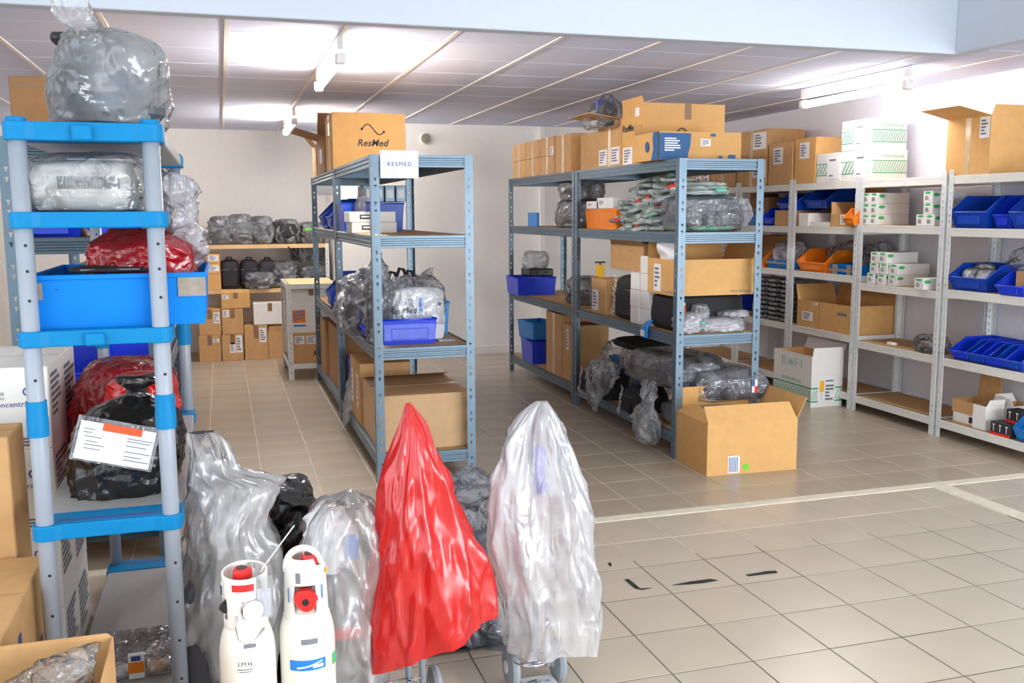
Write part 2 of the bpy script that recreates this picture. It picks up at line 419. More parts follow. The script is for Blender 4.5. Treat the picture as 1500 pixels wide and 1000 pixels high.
# ------------------------------------------------------------------ room
CZ = 2.65
def structure(o): o['kind'] = 'structure'; return o
XL, XR, YB = -2.4, 5.5, 10.72
floor = structure(box('floor', 'grout', None, XL-.2, 9.0, -2.2, 12.2, -.05, -.0012, 0))
box('grout_bed', 'grout_dark', floor, XL-.2, 9.0, -2.2, 4.0, -.012, -.0009, 0)
# floor tiles: two laying grids that meet at the filled strip of a removed wall
TM = {}
def tile(x0, x1, y0, y1):
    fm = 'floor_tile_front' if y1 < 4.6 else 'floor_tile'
    w, d = round(x1-x0, 3), round(y1-y0, 3)
    if w < .02 or d < .02: return
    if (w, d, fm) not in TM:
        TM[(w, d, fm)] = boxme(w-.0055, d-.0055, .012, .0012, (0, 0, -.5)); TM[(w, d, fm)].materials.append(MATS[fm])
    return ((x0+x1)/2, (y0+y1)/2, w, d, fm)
cells = []
def grid(ox, oy, s, xa, xb, ya, yb):
    i0 = math.floor((xa-ox)/s); j0 = math.floor((ya-oy)/s)
    for i in range(i0, math.ceil((xb-ox)/s)):
        for j in range(j0, math.ceil((yb-oy)/s)):
            c = tile(max(xa, ox+i*s), min(xb, ox+(i+1)*s), max(ya, oy+j*s), min(yb, oy+(j+1)*s))
            if c: cells.append(c)
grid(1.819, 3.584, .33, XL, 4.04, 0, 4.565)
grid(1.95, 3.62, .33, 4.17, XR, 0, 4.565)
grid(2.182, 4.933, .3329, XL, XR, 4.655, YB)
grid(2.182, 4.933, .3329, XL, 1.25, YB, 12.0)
def projpx(x, y, z):
    v = Vector((x, y, z))-CC; c = v.dot(FW)
    if c < .2: return None
    return 750+FPX*v.dot(RT)/c, 500+FPX*v.dot(DN)/c
vis, rest = [], []
for c in cells:
    p = projpx(c[0], c[1], 0); inside = p and -40 < p[0] < 1540 and -40 < p[1] < 1060
    hidden = c[0] < -.1 and c[1] > 4.4
    (vis if inside and not hidden else rest).append(c)
vis.sort(key=lambda c: c[1]); rest += vis[296:]; vis = vis[:296]
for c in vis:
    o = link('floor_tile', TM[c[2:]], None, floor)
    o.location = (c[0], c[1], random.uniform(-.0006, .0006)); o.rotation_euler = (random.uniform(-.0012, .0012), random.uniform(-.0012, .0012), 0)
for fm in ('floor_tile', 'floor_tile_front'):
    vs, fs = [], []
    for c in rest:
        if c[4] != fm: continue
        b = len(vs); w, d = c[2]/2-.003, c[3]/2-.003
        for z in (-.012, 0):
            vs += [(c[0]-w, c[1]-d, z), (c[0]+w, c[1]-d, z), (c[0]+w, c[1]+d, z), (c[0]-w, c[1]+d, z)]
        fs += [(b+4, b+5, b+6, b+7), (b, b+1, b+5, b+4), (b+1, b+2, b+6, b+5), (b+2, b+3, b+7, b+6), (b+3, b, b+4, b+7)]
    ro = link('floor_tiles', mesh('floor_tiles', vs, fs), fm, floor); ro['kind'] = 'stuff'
def rough_strip(x0, x1, y0, y1, along):
    n = 120; vs = []; fs = []
    for i in range(n+1):
        t = i/n
        for s in (0, 1):
            j = .008*noise.noise(Vector((t*60, s*9, 2)))
            if along == 'x': vs += [(x0+(x1-x0)*t, (y0, y1)[s]+j, -.004), (x0+(x1-x0)*t, (y0, y1)[s]+j*.8-(s*2-1)*.004, .0022)]
            else: vs += [((x0, x1)[s]+j, y0+(y1-y0)*t, -.004), ((x0, x1)[s]+j*.8-(s*2-1)*.004, y0+(y1-y0)*t, .0024)]
    for i in range(n):
        a = i*4; fs += [(a+1, a+3, a+7, a+5), (a, a+1, a+5, a+4), (a+2, a+6, a+7, a+3)]
    return link('filler_strip', mesh('filler_strip', vs, fs), 'filler', floor)
rough_strip(XL, XR, 4.57, 4.65, 'x'); rough_strip(4.05, 4.16, 0, 4.59, 'y')
# black tape remains on the floor
def floor_poly(name, pts, m):
    P = [PZ(u, v, 0) for (u, v) in pts]; n = len(P)
    vs = [(p.x, p.y, .0012) for p in P]+[(p.x, p.y, .0022) for p in P]
    fs = [tuple(range(n, 2*n))]+[(i, (i+1) % n, n+(i+1) % n, n+i) for i in range(n)]
    return link(name, mesh(name, vs, fs), m, floor)
floor_poly('black_tape_mark', [(915, 849), (921, 848), (938, 862), (955, 861), (940, 864), (930, 862)], 'black_fabric')
floor_poly('black_tape_mark', [(985, 857), (1010, 852), (1040, 848), (1052, 850), (1030, 854), (1008, 856)], 'black_fabric')
floor_poly('black_tape_mark', [(1092, 842), (1117, 838), (1119, 837), (1137, 836), (1139, 839), (1121, 841), (1097, 844)], 'black_fabric')
floor_poly('black_tape_mark', [(890, 825), (895, 824), (896, 828), (894, 830)], 'black_fabric')

structure(box('wall_right', 'wall_cool', None, XR, XR+.12, 4.0, YB+.1, 0, CZ+.1, 0))
structure(box('wall_right_front', 'wall_white', None, 8.8, 8.9, -2.2, 4.2, 0, CZ+.2, 0))
structure(box('wall_left', 'wall_white', None, XL-.12, XL, 2.6, 12.1, 0, CZ+.1, 0))
structure(box('wall_back', 'wall_white', None, 1.25, XR+.1, YB, YB+.12, 0, CZ+.1, 0))
structure(box('wall_recess_side', 'wall_white', None, 1.25, 1.33, YB+.12, 12.0, 0, CZ+.1, 0))
structure(box('wall_recess_back', 'wall_white', None, XL-.1, 1.33, 12.0, 12.1, 0, CZ+.1, 0))
structure(box('baseboard_back', 'wall_white', None, 1.33, 4.97, YB-.014, YB, 0, .1, .003))
structure(box('trim_1', 'wall_white', None, 3.60, 3.67, YB-.05, YB, .1, CZ, .006))
structure(box('wall_beam', 'beam_white', None, XL-.1, 4.10, 4.56, 4.65, 2.53, 3.6, .004))
structure(box('wall_beam_return', 'beam_white', None, 4.02, 4.10, -2.0, 4.56, 2.53, 3.6, .004))
# ceilings: rails with lay-in tiles
ceil = structure(box('ceiling', 'ceiling_rail', None, XL-.1, XR+.1, 4.65, 12.1, CZ+.012, CZ+.05, 0))
S = .616; CX0 = .0775; CY0 = 5.62
TM2 = {}
nt = 0; crest = []
for i in range(-5, 10):
    for j in range(-2, 12):
        x0, x1 = max(XL, CX0+i*S), min(XR, CX0+(i+1)*S); y0, y1 = max(4.66, CY0+j*S), min(12.0, CY0+(j+1)*S)
        if x1-x0 < .03 or y1-y0 < .03: continue
        k = (round(x1-x0, 3), round(y1-y0, 3))
        if k not in TM2:
            TM2[k] = boxme(k[0]-.022, k[1]-.012, .012, .002, (0, 0, .5)); TM2[k].materials.append(MATS['ceiling_tile'])
        o = link('ceiling_tile', TM2[k], None, ceil); o.location = ((x0+x1)/2, (y0+y1)/2, CZ+.003)
        nt += 1
for i in range(-3, 10):
    x = CX0+i*S
    if XL < x < XR: box('ceiling_rail', 'ceiling_rail', ceil, x-.012, x+.012, 4.66, 12.0, CZ-.003, CZ+.012, 0)
c2 = structure(box('ceiling_side', 'ceiling_rail', None, 4.1, 8.9, -2.0, 4.56, CZ+.012, CZ+.05, 0))
for i in range(8):
    for j in range(4):
        o = link('ceiling_tile', TM2.setdefault((.6, 1.), boxme(.58, .985, .012, .002, (0, 0, .5))), None, c2)
        if not o.data.materials: o.data.materials.append(MATS['ceiling_tile'])
        o.location = (4.42+i*.6, 4.06-j*1., CZ+.003)
structure(box('ceiling_front', 'wall_white', None, XL-.1, 4.02, -2.0, 4.56, 3.55, 3.6, 0))
# tube lights under the ceiling
def tube_lamp(label, x, y0, y1, z, group='tube lights under the ceiling', tm='tube_light'):
    t = thing('tube_light', label, 'lamp', (x, y0, z), 0, group); n = y1-y0
    box('housing', 'fixture', t, -.016, .016, 0, n, .05, CZ-z, .006)
    tube('tube', [(0, .06, 0), (0, n-.06, 0)], .026, tm, t, 14)
    for yy in (0, n-.06): box('end_cap', 'fixture', t, -.03, .03, yy, yy+.06, -.03, .034, .008)
    return t
tube_lamp('glowing ceiling tube light nearest above the left aisle', .69, 5.55, 6.85, CZ-.13)
tube_lamp('glowing ceiling tube light farther back, behind the first over the left aisle', .71, 9.35, 10.65, CZ-.13)
tube_lamp('long glowing ceiling tube light above the right wall shelving', 4.62, 5.65, 6.95, CZ-.13, None, 'tube_light_near')
p = PY(623, 203, YB)
t = thing('wall_vent', 'small round grey vent cover high on the back wall', 'vent', (p.x, YB, p.z))
lathe('rim', [(.062, 0), (.066, .004), (.066, .022), (.058, .03)], 'white_plastic', t, 28, 'y'); t.rotation_euler = (0, 0, math.pi)
lathe('grille', [(.056, .029), (.05, .036), (.02, .04)], 'vent_glass', t, 28, 'y')

# ------------------------------------------------------------------ riveted metal shelving
_pc = {}
def post_me(h, wdt, pitch, sx, sy):
    """slotted L post: faces along x (facing -y*sy) and along y"""
    key = (h, wdt, pitch, sx, sy)
    if key in _pc: return _pc[key]
    xs = [0, .36*wdt, .45*wdt, .59*wdt, .68*wdt, wdt]
    rows = [0.]; holes = []
    z = .06
    while z < h-.06:
        for dz in (0, .045):
            holes.append(z+dz)
        z += pitch
    for q in holes: rows += [q, q+.013, q+.021]
    rows.append(h)
    vs = []; fs = []; idx = {}
    def V(p):
        p = tuple(round(c, 5) for c in p)
        if p not in idx: idx[p] = len(vs); vs.append(p)
        return idx[p]
    for face in (0, 1):
        for r in range(len(rows)-1):
            z0, z1 = rows[r], rows[r+1]; kind = (r-1) % 3 if 0 < r < len(rows)-2 or (r == len(rows)-2 and False) else 2
            for c in range(5):
                if r > 0 and kind == 0 and c == 2: continue
                if r > 0 and kind == 1 and c in (1, 2, 3): continue
                a, b = xs[c], xs[c+1]
                if face == 0: q = [(a*sx, 0, z0), (b*sx, 0, z0), (b*sx, 0, z1), (a*sx, 0, z1)]
                else: q = [(0, a*sy, z0), (0, b*sy, z0), (0, b*sy, z1), (0, a*sy, z1)]
                fs.append([V(p) for p in q])
    me = mesh('post', vs, fs); bm = bmesh.new(); bm.from_mesh(me); bmesh.ops.recalc_face_normals(bm, faces=bm.faces); bm.to_mesh(me); bm.free()
    _pc[key] = me; return me
_bm = {}
def beam_me(n, hb):
    key = (round(n, 3), hb)
    if key in _bm: return _bm[key]
    k = hb/.075
    pr = [(0, 0), (-.006, .002), (-.006, .014), (-.001, .018), (-.001, .027), (-.006, .031), (-.006, .040), (-.001, .044), (-.001, .053), (-.007, .057), (-.007, .073), (-.002, .075), (.022, .075), (.022, .072), (.004, .070), (.004, .004), (.012, 0)]
    if hb < .07: pr = [(x if not -.0065 < x < -.0005 else -.006, z) for (x, z) in pr]
    m = len(pr); vs = [(s*n/2, y, z*k) for s in (-1, 1) for (y, z) in pr]
    fs = [tuple(range(m)), tuple(reversed(range(m, 2*m)))]+[(i, m+i, m+(i+1) % m, (i+1) % m) for i in range(m)]
    me = mesh('beam', vs, fs); bm = bmesh.new(); bm.from_mesh(me); bmesh.ops.recalc_face_normals(bm, faces=bm.faces); bm.to_mesh(me); bm.free()
    _bm[key] = me; return me
def shelving(label, x0, x1, y0, y1, levels, H=2.0, pm='steel_blue', bmat='steel_blue', wd=.052, pitch=.145, hb=.075, rz=0, group=None, skip=(), panel='mdf'):
    t = thing('shelving_unit', label, 'shelving', ((x0+x1)/2, (y0+y1)/2, 0), rz, group)
    a, b = (x1-x0)/2, (y1-y0)/2
    for (sx, sy) in ((1, 1), (-1, 1), (1, -1), (-1, -1)):
        o = link('post', post_me(H, wd, pitch, sx, sy), pm, t); o.location = (-a*sx, -b*sy, 0); solid(o, .002, 0)
    for z in levels:
        zb = z-hb
        for sy in (-1, 1):
            o = link('beam', beam_me(2*a-.006, hb), bmat, t); o.location = (0, (b-.009)*sy, zb); o.rotation_euler = (0, 0, 0 if sy < 0 else math.pi)
        for sx in (-1, 1):
            o = link('beam', beam_me(2*b-.006, hb), bmat, t); o.location = ((a-.009)*sx, 0, zb); o.rotation_euler = (0, 0, math.pi/2*sx)
        pn = link('shelf_panel', boxme(2*a-.028, 2*b-.028, .007, 0, (0, 0, 0)), panel, t); pn.location = (0, 0, z-.0035)
    return t
LV = [2.0, 1.52, .84, .175]
Y0, Y1, Y2 = 5.68, 7.60, 9.52
shelving('blue-grey metal shelving unit with printed paper sign on its front end, central row', .86, 1.485, Y0, Y1-.01, LV)
shelving('blue-grey metal shelving unit carrying open brown cartons behind the signed unit', .86, 1.485, Y1+.01, Y2, LV)
shelving('blue-grey metal shelving unit with open carton standing on floor at its end', 2.862, 3.487, 5.65, 7.56, LV, pm='steel_slate', bmat='steel_slate')
shelving('blue-grey metal shelving unit at far end of right aisle row, blue bin on shelf', 2.862, 3.487, 7.58, 9.50, LV, pm='steel_slate', bmat='steel_slate')
shelving('blue-grey metal shelving unit behind the blue plastic shelf at left', -.93, -.30, 4.75, 6.64, [1.98, 1.55, .84, .175], pm='steel_dark', bmat='steel_dark')
shelving('blue-grey metal shelving unit at left, second from the camera', -.93, -.30, 6.66, 8.5, [1.98, 1.33, .7, .175], pm='steel_dark', bmat='steel_dark')
RX = 5.0
RW = dict(H=1.94, pm='galv', bmat='galv_beam', wd=.042, pitch=.1, hb=.06)
shelving('pale galvanised shelving unit with blue bins at right edge', RX, RX+.45, 4.72, 5.66, [1.90, 1.53, 1.09, .59, .13], **RW)
shelving('pale galvanised shelving unit holding rows of small white boxes', RX, RX+.45, 5.69, 6.645, [1.90, 1.54, 1.07, .59, .13], **RW)
shelving('pale galvanised shelving unit with orange bin and large brown carton', RX, RX+.45, 6.665, 7.61, [1.90, 1.52, 1.12, .62, .13], **RW)
shelving('pale galvanised shelving unit with stacked grey packs beyond the orange bin', RX, RX+.45, 7.63, 8.56, [1.90, 1.52, 1.12, .62, .13], **RW)
shelving('pale galvanised shelving unit farthest along the right wall', RX, RX+.45, 8.58, 9.6, [1.90, 1.52, 1.12, .62, .13], **RW)
# deep shelves in the recess at the back left
zb1 = PY(385, 358, 11.3).z; zb2 = PY(385, 424, 11.2).z
shelving('wide low wooden shelving in back recess with wrapped bags on top', -1.2, 1.2, 11.3, 11.9, [zb1, zb2], H=zb1+.0, pm='galv', bmat='pine', wd=.04, pitch=.1, hb=.045, panel='pine')
q = PZ(424, 557)
gx0 = q.x; gy = q.y; gz = PY(440, 416, gy).z
shelving('small galvanised shelf stand with white cartons beside the back recess', gx0, gx0+.5, gy, gy+.9, [gz, .16], H=gz, pm='galv', bmat='galv', wd=.05, pitch=.1, hb=.05, panel='pine')

# ------------------------------------------------------------------ blue and grey plastic shelf in the foreground
SX0, SX1, SY0, SY1 = -.545, -.143, 2.83, 4.45
TZ = [1.90, 1.66, 1.335, .785, .105]
t = thing('plastic_shelf', 'grey and blue plastic shelf on round posts in left foreground', 'shelf', ((SX0+SX1)/2, (SY0+SY1)/2, 0))
HW, HD = (SX1-SX0)/2, (SY1-SY0)/2
def cap_me(w, dp, h, R, open_slot=False):
    """moulded end cap seen from above: bulges around both posts; front at y=0, going +y"""
    out = []
    for k in range(7):
        a = math.pi+math.pi/2*k/6; out.append((-w+R+R*math.cos(a), R+R*math.sin(a)))
    out += [(-w+R+.03, 0.004), (-w+R+.05, .012), (w-R-.05, .012), (w-R-.03, .004)]
    for k in range(7):
        a = -math.pi/2+math.pi/2*k/6; out.append((w-R+R*math.cos(a), R+R*math.sin(a)))
    out += [(w, dp), (-w, dp)]
    n = len(out); vs = [(x, y, 0) for x, y in out]+[(x, y, h) for x, y in out]
    fs = [tuple(reversed(range(n))), tuple(range(n, 2*n))]+[(i, (i+1) % n, n+(i+1) % n, n+i) for i in range(n)]
    me = mesh('cap', vs, fs); return me
for i, z in enumerate(TZ):
    h = .044 if i else .05
    tr = box('tray', 'tray_grey', t, -HW+.006, HW-.006, -HD+.135, HD-.135, z-h+.006, z-.004, .004)
    for s in (-1, 1):
        c = link('end_cap', cap_me(HW, .135, h, .03), 'plastic_blue', tr)
        c.location = (0, s*HD, z-h); c.rotation_euler = (0, 0, 0 if s < 0 else math.pi)
        b = c.modifiers.new('b', 'BEVEL'); b.width = .004; b.segments = 2; b.limit_method = 'ANGLE'
        if s < 0 and i in (0, 2, 4): box('grip_tab', 'plastic_blue', tr, -.03, .022, -HD-.004, -HD+.012, z-h, z-.008, .006)
    if i >= 3:
        box('cap_recess', 'ink_blue', tr, -.13, .13, -HD+.04, -HD+.062, z-.003, z+.0006, .0)
        box('cap_recess', 'ink_blue', tr, -.13, .13, HD-.062, HD-.04, z-.003, z+.0006, .0)
for sx in (-1, 1):
    for sy in (-1, 1):
        px, py = sx*(HW-.033), sy*(HD-.033)
        po = tube('post', [(px, py, 0), (px, py, TZ[0]+.002)], .0235, 'tube_grey', t, 20)
        cz = 1.04 if sy < 0 else 1.08
        lathe('collar', [(.0237, cz), (.029, cz), (.029, cz+.05), (.0275, cz+.055), (.0275, cz+.1), (.0237, cz+.1)], 'plastic_blue', po, 20, 'z', (px, py, 0))
        lathe('post_cap', [(.0, TZ[0]), (.025, TZ[0]), (.026, TZ[0]+.008), (.022, TZ[0]+.012)], 'plastic_blue', po, 20, 'z', (px, py, 0))
        hs = [z for z in (.28, .40, .52, .64, 1.20, 1.42, 1.50, 1.57) ]
        if sy < 0 or sx < 0:
            vs, fs = [], []
            for z in hs:
                b = len(vs)
                for k in range(8):
                    a = 2*math.pi*k/8
                    vs.append((px+.006+.0045*math.cos(a)*1., py-.02340, z+.0045*math.sin(a)))
                fs.append(tuple(range(b, b+8)))
            o = link('adjusting_holes', mesh('holes', vs, fs), 'black_plastic', po); o['kind'] = 'stuff'
BW = dict(rings=44, seg=64)

# ------------------------------------------------------------------ foreground: things on and around the plastic shelf
def on(Y, *a): return PY(a[0], a[1], Y)
# bagged machine on the top tray
z0 = TZ[0]; Yb = 3.25
t = thing('bagged_device', 'dark grey machine in a clear plastic bag on top of plastic shelf', 'medical device', (PY(160, 170, Yb).x, Yb, z0))
org = t.location
w = PY(240, 120, Yb).x-PY(90, 120, Yb).x; hh = PY(160, 52, Yb).z-z0
db = link('device_body', boxme(w*.86, .40, hh*.90, .05), 'device_grey', t); db.rotation_euler = (0, 0, .35); bb = box('back_panel', 'device_grey', t, -w*.30, w*.34, -.2, .2, hh*.2, hh*.93, .04)
lump('handle', .06, .12, .03, 'black_plastic', t, 4., .002, 5, 3, 16, 8, z0=hh*.90, cx=-.12)
loft('plastic_bag', pxsecs(Yb, [(186, 86, 244, .2), (150, 78, 249, .24), (110, 84, 245, .25), (78, 95, 238, .24), (60, 106, 214, .2), (48, 108, 165, .1), (35, 96, 140, .05), (15, 80, 134, .06), (-15, 74, 126, .05)], org), 'film_topbag', t, 84, 70, 3.4, .018, 5, 2, caps=(True, False))
# concentrator lying on the second tray
z0 = TZ[1]; Yb = 3.02
t = thing('bagged_concentrator', 'white machine with vent slots lying in clear bag on second tray', 'medical device', (PY(130, 300, Yb).x, Yb+.1, z0)); org = t.location
w = PY(213, 270, Yb).x-PY(46, 270, Yb).x
lump('housing', w, .5, .145, 'device_white', t, 9, .002, 3, 4, 44, 20, flat=.2)
vs, fs = [], []
for k in range(19):
    x = PY(84+k*4.9, 273, 2.87).x-org.x; b = len(vs)
    for (dx, dz) in ((0, .062), (.006, .062), (.006, .096), (0, .096)): vs.append((x+dx, -.2515-.0, dz))
    fs.append((b, b+1, b+2, b+3))
o = link('vent_slots', mesh('slots', vs, fs), 'slot_dark', t); o['kind'] = 'stuff'
box('shipping_label', 'paper', t, -.04, .13, -.17, -.02, .1445, .149, 0)
box('red_mark', 'label_red', t, .08, .125, -.175, -.12, .1485, .151, 0)
loft('plastic_bag', [(.004, 0, 0, w*.5, .265), (.05, 0, 0, w*.525, .28), (.11, 0, 0, w*.515, .275), (.15, .01, 0, w*.47, .25), (.168, .03, 0, w*.32, .16)], 'film_clear', t, 64, 34, 5, .012, 10, 6)
loft('bag_tail', pxsecs(3.2, [(393, 262, 284, .05), (375, 248, 300, .09), (350, 244, 304, .1), (325, 252, 288, .06), (300, 244, 285, .08), (275, 238, 287, .1), (258, 238, 272, .08), (252, 236, 256, .04)], org), 'film_milky', t, 56, 50, 2.6, .022, 10, 9)
# blue crate on the third tray with red bags
z0 = TZ[2]; Yb = 2.90
xa, xb = PY(45, 450, Yb).x, PY(303, 450, Yb).x; h = PY(170, 402, Yb).z-z0; w = xb-xa; d = .62
t = thing('blue_crate', 'wide bright blue plastic crate mended with tape on middle tray', 'crate', ((xa+xb)/2, Yb+d/2, z0))
solid(link('body', tray_mesh(w, d, h, .006), 'plastic_blue_crate', t), .004)
dims = (w, d, h)
for (x0, x1, y0, y1) in ((-w/2-.006, w/2+.006, -d/2-.006, -d/2+.004), (-w/2-.006, w/2+.006, d/2-.004, d/2+.006), (-w/2-.006, -w/2+.004, -d/2, d/2), (w/2-.004, w/2+.006, -d/2, d/2)):
    box('rim', 'plastic_blue_crate', t, x0, x1, y0, y1, h-.012, h+.002, .002)
patch('tape', 'tape_grey', t, dims, 'f', .835, 1.0, .55, .92, .003); patch('tape', 'tape_grey', t, dims, 'f', .0, .07, .55, .87, .003)
lines_on('slits', 'ink', t, dims, 'f', [(.142, .158, .735, .75), (.74, .755, .735, .75)], lift=.003)
Yr = 3.2
tz = TZ[2]+.02
t2 = thing('red_bag', 'dark red plastic bag bulging out of the blue crate', 'bag', (PY(215, 390, Yr).x, Yr, tz)); org = t2.location
loft('bag_skin', pxsecs(Yr, [(425, 140, 285, .2), (395, 133, 290, .22), (360, 133, 285, .22), (345, 150, 260, .18), (335, 165, 225, .1)], org), 'film_red_dark', t2, 56, 36, 4, .012, 8, 12)
lump('contents', .2, .2, .1, 'black_fabric', t2, 4, .01, 6, 5, z0=.03)
t2 = thing('black_pouch', 'flat black pouch lying across the blue crate rim', 'bag', (PY(165, 396, 3.02).x, 3.05, z0+h+.001))
lump('pouch_body', .23, .2, .02, 'black_fabric', t2, 4, .006, 8, 2); box('zip', 'ink_grey', t2, -.08, .08, -.098, -.092, .008, .013, .001)
# tray 4: red bags and black bag
z0 = TZ[3]
Yb = 3.95
t2 = thing('red_bag', 'large red plastic bag behind black bag on the fourth tray', 'bag', (PY(180, 600, Yb).x, Yb, z0)); org = t2.location
loft('bag_skin', pxsecs(Yb, [(705, 108, 258, .24), (660, 102, 262, .27), (600, 105, 262, .27), (560, 112, 258, .25), (535, 125, 240, .2), (526, 150, 215, .1)], org), 'film_red_dark', t2, 64, 40, 3, .012, 7, 14)
lump('contents', .3, .3, .22, 'grey_fabric', t2, 4, .02, 6, 5)
t2 = thing('red_bag', 'crumpled bright red bag squeezed behind the tied black bag', 'bag', (PY(200, 600, 3.55).x, 3.56, z0)); org = t2.location
loft('bag_skin', pxsecs(3.56, [(690, 150, 262, .06), (640, 145, 266, .08), (590, 148, 262, .08), (560, 160, 258, .07), (545, 180, 240, .04)], org), 'film_red', t2, 56, 40, 2.6, .014, 11, 17)
Yb = 3.25
t2 = thing('tied_black_bag', 'tied shiny black bag with document pouch on fourth tray', 'bag', (PY(180, 735, Yb).x, Yb, z0)); org = t2.location
loft('bag_skin', pxsecs(Yb, [(742, 122, 235, .13), (720, 108, 250, .18), (680, 101, 268, .2), (640, 104, 270, .2), (612, 118, 262, .16), (592, 142, 244, .10), (578, 178, 218, .045), (568, 184, 214, .04), (556, 170, 238, .05), (550, 174, 232, .05)], org), 'black_bag', t2, 110, 90, 2.6, .012, 12, 21)
M0 = Matrix.Translation((PY(169, 650, 3.03).x-org.x, 3.035-org.y, PY(169, 650, 3.03).z-org.z)) @ Matrix.Rotation(math.radians(90), 4, 'X') @ Matrix.Rotation(math.radians(-15), 4, 'Z') @ Matrix.Rotation(math.radians(-6), 4, 'X')
def card(name, m, w, h, M, par, t=.0016):
    me = boxme(w, h, t, 0, (0, 0, .5)); me.transform(M); return link(name, me, m, par)
card('document_pouch', 'film_clear', .235, .135, M0 @ Matrix.Translation((0, 0, -.002)), t2, .006)
card('delivery_note', 'paper', .215, .115, M0 @ Matrix.Translation((0, -.004, .0042)), t2)
card('orange_strip', 'label_orange', .112, .022, M0 @ Matrix.Translation((.012, .044, .0062)), t2)
vs, fs = [], []
for k, (x, y, ww) in enumerate([(-.095, .03, .03), (-.095, .02, .025), (-.09, .008, .05), (-.085, -.006, .035), (-.085, -.016, .055), (-.085, -.028, .045), (.03, .012, .07), (.03, -.002, .06), (.03, -.02, .075), (.03, -.034, .05), (.03, .02, .075), (.03, -.045, .075)]):
    b = len(vs)
    for (a, c) in ((0, 0), (ww, 0), (ww, .0026), (0, .0026)): vs.append(M0 @ Vector((x+a, y+c, .0064)))
    fs.append((b, b+1, b+2, b+3))
o = link('printed_lines', mesh('lines', vs, fs), 'ink_grey', t2); o['kind'] = 'stuff'
# small goods on the bottom tray
z0 = TZ[4]
t2 = thing('small_carton', 'small orange and white carton on bottom tray of plastic shelf', 'box', (PZ(201, 992, z0).x, PZ(201, 992, z0).y+.0, z0))
link('body', boxme(.05, .02, .085, .002), 'card_white', t2)
patch('orange_band', 'bin_orange', t2, (.05, .02, .085), 'f', 0, 1, .25, .7); patch('blue_band', 'ink_blue', t2, (.05, .02, .085), 'f', .2, .8, .75, .95)
for k, (u, v, nm) in enumerate([(232, 985, 'clear wrapped orange parts pack at right end of bottom tray'), (180, 992, 'clear wrapped small parts pack at left on bottom tray')]):
    q = PZ(u, v, z0); t2 = thing('parts_pack', nm, 'package', (q.x, q.y+.02, z0))
    lump('plastic_bag', .1, .08, .05, 'film_clear', t2, 2.6, .012, 20, 5+k); lump('parts', .06, .05, .025, 'card_orange' if k == 0 else 'content_white', t2, 3, .006, 30, 4, z0=.004)
q = PZ(205, 950, z0); t2 = thing('clear_sheet', 'flat clear plastic sheet lying across the grey bottom tray', 'sheet', (q.x+.0, q.y+.05, z0+.001))
link('film', boxme(.26, .26, .004, .001), 'film_clear', t2)

# white cartons stacked at the left of the shelf
BX1, BY0 = -.585, 3.5
bh = .285
for k in range(4):
    w, d = .46, .6; dims = (w, d, bh)
    lab = ['white concentrator carton at the bottom of its stack, left edge', 'white concentrator carton second from the floor, left edge', 'white concentrator carton third from the floor, left edge', 'topmost white concentrator carton with papers on it, left edge'][k]
    t2 = carton(lab, (BX1-w/2, BY0+d/2+.002*k, k*(bh+.0008)), w, d, bh, m='card_white', group='white concentrator cartons stacked at left')
    lettering('O2', .044, 'ink_blue', t2, dims, 'f', .945, .70, align='RIGHT', bold=.01)
    lettering('Oxygen Concentrator', .027, 'ink_blue', t2, dims, 'f', .93, .56, align='RIGHT')
    lettering('DeVilbiss', .022, 'ink_grey', t2, dims, 'f', .70, .70, bold=.01, align='RIGHT'); lettering('HEALTHCARE', .011, 'ink_grey', t2, dims, 'f', .70, .635, spacing=1.3, align='RIGHT')
    polys_on('umbrella_mark', 'ink_blue', t2, dims, 'f', [[(.89+.03*math.cos(a), .90+.05*math.sin(a)) for a in [math.pi*i/8 for i in range(9)]], [(.887, .83), (.892, .83), (.892, .9), (.887, .9)]])
    lines_on('printed_lines', 'ink_grey', t2, dims, 'r', textlines(.06, .45, .35, .9, 7, k)+textlines(.55, .95, .2, .85, 8, k+5))
    lines_on('small_print', 'ink_grey', t2, dims, 'f', textlines(.72, .97, .04, .16, 3, k))
zt = 4*(bh+.0008)
for k in range(5):
    t2 = tag(link('paper_sheet', boxme(.21, .297, .0022, 0), 'paper', None), ['bottom white paper sheet on the left carton stack', 'white paper sheet second from bottom on left carton stack', 'middle white paper sheet on left carton stack', 'white paper sheet under the top one on left carton stack', 'topmost white paper sheet on left carton stack'][k], 'paper', 'papers on the white cartons')
    t2.location = (BX1-.36+.006*k, BY0+.17-.004*k, zt+.0003+k*.0026); t2.rotation_euler = (0, 0, .05*k-.1)
# brown cartons at the left edge
q = PY(8, 760, 2.5); hbx = .62
t2 = carton('tall brown carton with blue print cut by left edge of picture', (-.86, 2.78, 0), .6, .62, hbx, m='card', name='cardboard_box')
lettering('Care', .09, 'ink_blue', t2, (.6, .62, hbx), 'r', .55, .5); lettering('fragile', .05, 'ink_blue', t2, (.6, .62, hbx), 'r', .5, .35)
lines_on('printed_marks', 'ink_blue', t2, (.6, .62, hbx), 'r', [(.12, .16, .78, .86), (.2, .24, .78, .87), (.3, .36, .8, .88), (.1, .4, .74, .75), (.75, .8, .62, .68)])
t2 = carton('brown carton lying on the tall carton at left edge', (-.90, 3.22, .0), .52, .22, .99, m='card', name='cardboard_box')
